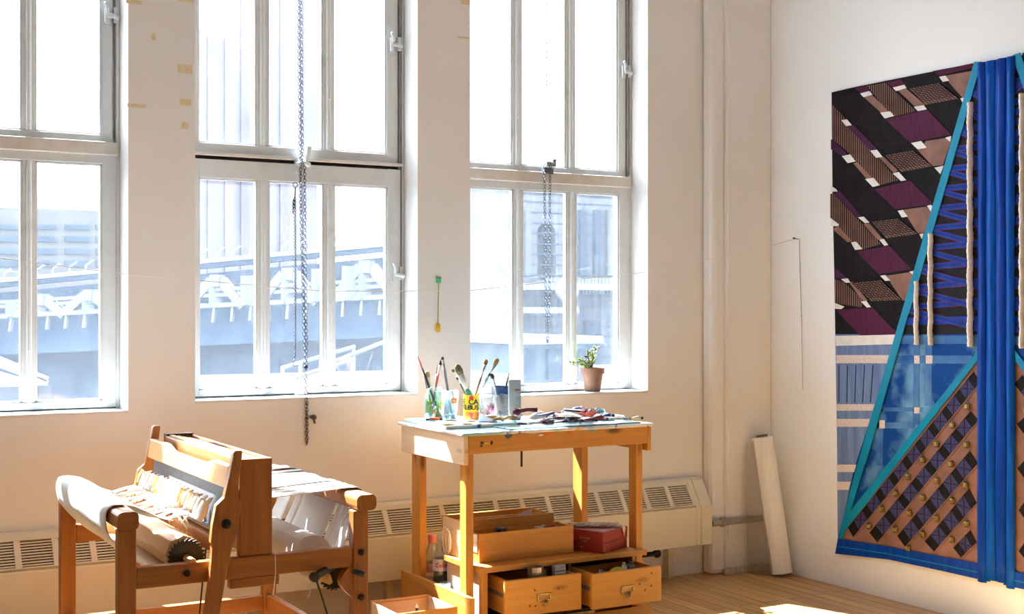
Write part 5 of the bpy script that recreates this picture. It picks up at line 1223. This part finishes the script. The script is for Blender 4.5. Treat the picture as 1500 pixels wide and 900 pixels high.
for k in range(36):
    u = -90+k*24; p_ = B3(u, lineY(TOP, u)); mb = MB().tube([p_, p_+Vector((0,0,.9)), p_+Vector((.8, -.3, 1.5))], .12, 5); mb.build('lamp_post', WSTEEL, br)
for k in range(26):
    u = -90+k*27; p_ = B3(u, lineY(LOW, u)); MB().bar(p_, p_+Vector((-.3,-.3,-1.9)), .3, .5).build('hanger', WSTEEL, br)
# stone anchorage with niche and pilasters on the right
Ya = 95; zt = P(830, 262, Y=Ya).z; xa = P(752, 400, Y=Ya).x; xb = P(960, 400, Y=Ya).x
an = thing('stone_anchorage', 'massive pale stone bridge anchorage with arched niche in the right window', 'building', ((xa+xb)/2, Ya, -15))
n0, n1 = P(787, 400, Y=Ya).x, P(814, 400, Y=Ya).x; nc = (n0+n1)/2; nr = (n1-n0)/2; zs_ = P(800, 342, Y=Ya).z; zb_ = P(800, 410, Y=Ya).z
mb = MB().box(xa, n0, Ya, Ya+12, -15, zt); mb.box(n1, xb, Ya, Ya+12, -15, zt); mb.box(n0, n1, Ya, Ya+12, -15, zb_)
arc = [(nc-nr*math.cos(PI*k/12), zs_+nr*math.sin(PI*k/12)) for k in range(13)]
mb.prism([(x, Ya, z) for x, z in [(n0, zt)]+arc+[(n1, zt)]], (0, 12, 0)); mb.build('masonry', STONE, an)
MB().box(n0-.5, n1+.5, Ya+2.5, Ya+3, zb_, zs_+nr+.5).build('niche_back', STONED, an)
for u0, u1 in ((846,856), (868,876), (886,896), (766,774)):
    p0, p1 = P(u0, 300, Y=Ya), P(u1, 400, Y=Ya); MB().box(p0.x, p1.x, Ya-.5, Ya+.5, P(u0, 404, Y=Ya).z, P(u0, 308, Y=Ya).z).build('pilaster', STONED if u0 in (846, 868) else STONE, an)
for v in range(300, 560, 15):
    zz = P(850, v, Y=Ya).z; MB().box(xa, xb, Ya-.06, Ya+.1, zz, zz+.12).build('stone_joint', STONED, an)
for u0, u1, v in ((752,925,416), (690,830,450)):
    p0, p1 = P(u0, v, Y=Ya-3), P(u1, v, Y=Ya-3); MB().box(p0.x, p1.x, Ya-5, Ya+.0, p0.z-.5, p0.z).build('ledge', WSTEEL, an)
for k in range(34):
    p0 = P(756+k*5.1, 416, Y=Ya-3); 
    if n0-1 < p0.x: MB().lathe([(.12, 0), (.22, .4), (.10, 1.0), (.16, 1.3)], (p0.x, Ya-3, P(800, 428, Y=Ya-3).z-.1), 6).build('baluster', WSTEEL, an)
for u, v in ((829, 425),):
    p0 = P(u, v, Y=Ya-5.5); MB().lathe([(1.0, 0), (1.0, .4)], p0, 24, axis=(0,-1,0)).build('round_plaque', WSTEEL, an)
for u0 in (855,):
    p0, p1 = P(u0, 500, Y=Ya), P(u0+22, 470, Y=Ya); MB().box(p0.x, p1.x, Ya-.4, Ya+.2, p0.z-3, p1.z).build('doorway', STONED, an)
# flat roof next door with its bulkhead, rails
rf = P(700, 553, Y=19).z
nr_ = thing('flat_roof', 'white flat rooftop of the neighbouring building just outside', 'roof', (9, 16, -15))
MB().box(5.2, 26, 13.5, 22, -15, rf).build('roof_block', ROOFM, nr_)
p0, p1 = P(764, 505, Y=15.5), P(884, 505, Y=15.5)
MB().box(p0.x, p1.x, 15.5, 18.5, p0.z, p0.z+.10).build('canopy_slab', WSTEEL, nr_)
MB().box(p0.x+.12, p1.x-.12, 15.8, 18.3, rf, p0.z).build('bulkhead', mat('bulkhead_grey', (.042,.055,.07), (.03,.04,.055), 2.5, .8, spec=0), nr_)
for u0, u1 in ((772,784), (802,822), (846,856)):
    q0, q1 = P(u0, 512, Y=15.75), P(u1, 556, Y=15.75); MB().box(q0.x, q1.x, 15.72, 15.85, q1.z, q0.z).build('grille_panel', BSTEEL, nr_)
rl_ = thing('roof_railing', 'white pipe railing on the roof outside the middle window', 'railing', P(470, 540, Y=20))
mb = MB()
for a, b_ in (((412,540), (520,508)), ((412,560), (520,526)), ((490,530), (566,500))): mb.tube([P(*a, Y=20), P(*b_, Y=20)], .035, 6)
for u, v in ((414,540), (440,532), (470,524), (518,509)): p_ = P(u, v, Y=20); mb.tube([p_, Vector((p_.x, 20, rf))], .03, 6)
mb.build('rails', WSTEEL, rl_)
p0, p1 = P(0, 532, Y=30), P(75, 552, Y=30); r2 = thing('low_roof', 'low white roof with a sloping rail outside the left window', 'roof', (p0.x, 30, -15))
MB().box(p0.x-6, p1.x, 30, 40, -15, p1.z-.2).build('roof_block', ROOFM, r2)
mb = MB().bar(P(-10, 522, Y=30.2), P(70, 556, Y=30.2), .08, .12); mb.bar(P(-10, 531, Y=30.2), P(70, 562, Y=30.2), .08, .12); mb.build('slope_rail', WSTEEL, r2)
# ------------------------------------------------------------------ sky, sun, camera
SUN_E, SKY_L, EXPO = 55.0, 6.0, 1.72
w = bpy.data.worlds.new('sky'); sc.world = w; w.use_nodes = True
bg = w.node_tree.nodes['Background']; bg.inputs['Color'].default_value = (.92,.96,1.0,1); bg.inputs['Strength'].default_value = SKY_L
sd = bpy.data.lights.new('sun', 'SUN'); sd.energy = SUN_E; sd.angle = math.radians(.6); sd.color = (.89, .95, 1.0)
so = bpy.data.objects.new('sun', sd); COL.objects.link(so); so.location = (-2, 14, 12)
so.rotation_euler = Vector((.35, -1.0, -1.25)).to_track_quat('-Z', 'Y').to_euler()
cd = bpy.data.cameras.new('camera'); cd.sensor_width = 36; cd.lens = FPX/1500*36; cd.shift_y = 2/1500; cd.clip_end = 3000; cd.clip_start = .05
co = bpy.data.objects.new('camera', cd); COL.objects.link(co); co.location = (0, 0, CAMZ); co.rotation_euler = (PI/2, 0, -YAW)
sc.camera = co
vs_ = sc.view_settings; vs_.view_transform = 'Standard'; vs_.look = 'None'; vs_.exposure = EXPO; vs_.gamma = 1; vs_.use_curve_mapping = False
cy = sc.cycles; cy.use_denoising = True; cy.max_bounces = 14; cy.diffuse_bounces = 8; cy.transparent_max_bounces = 24; cy.caustics_reflective = False; cy.caustics_refractive = False; cy.sample_clamp_indirect = 8
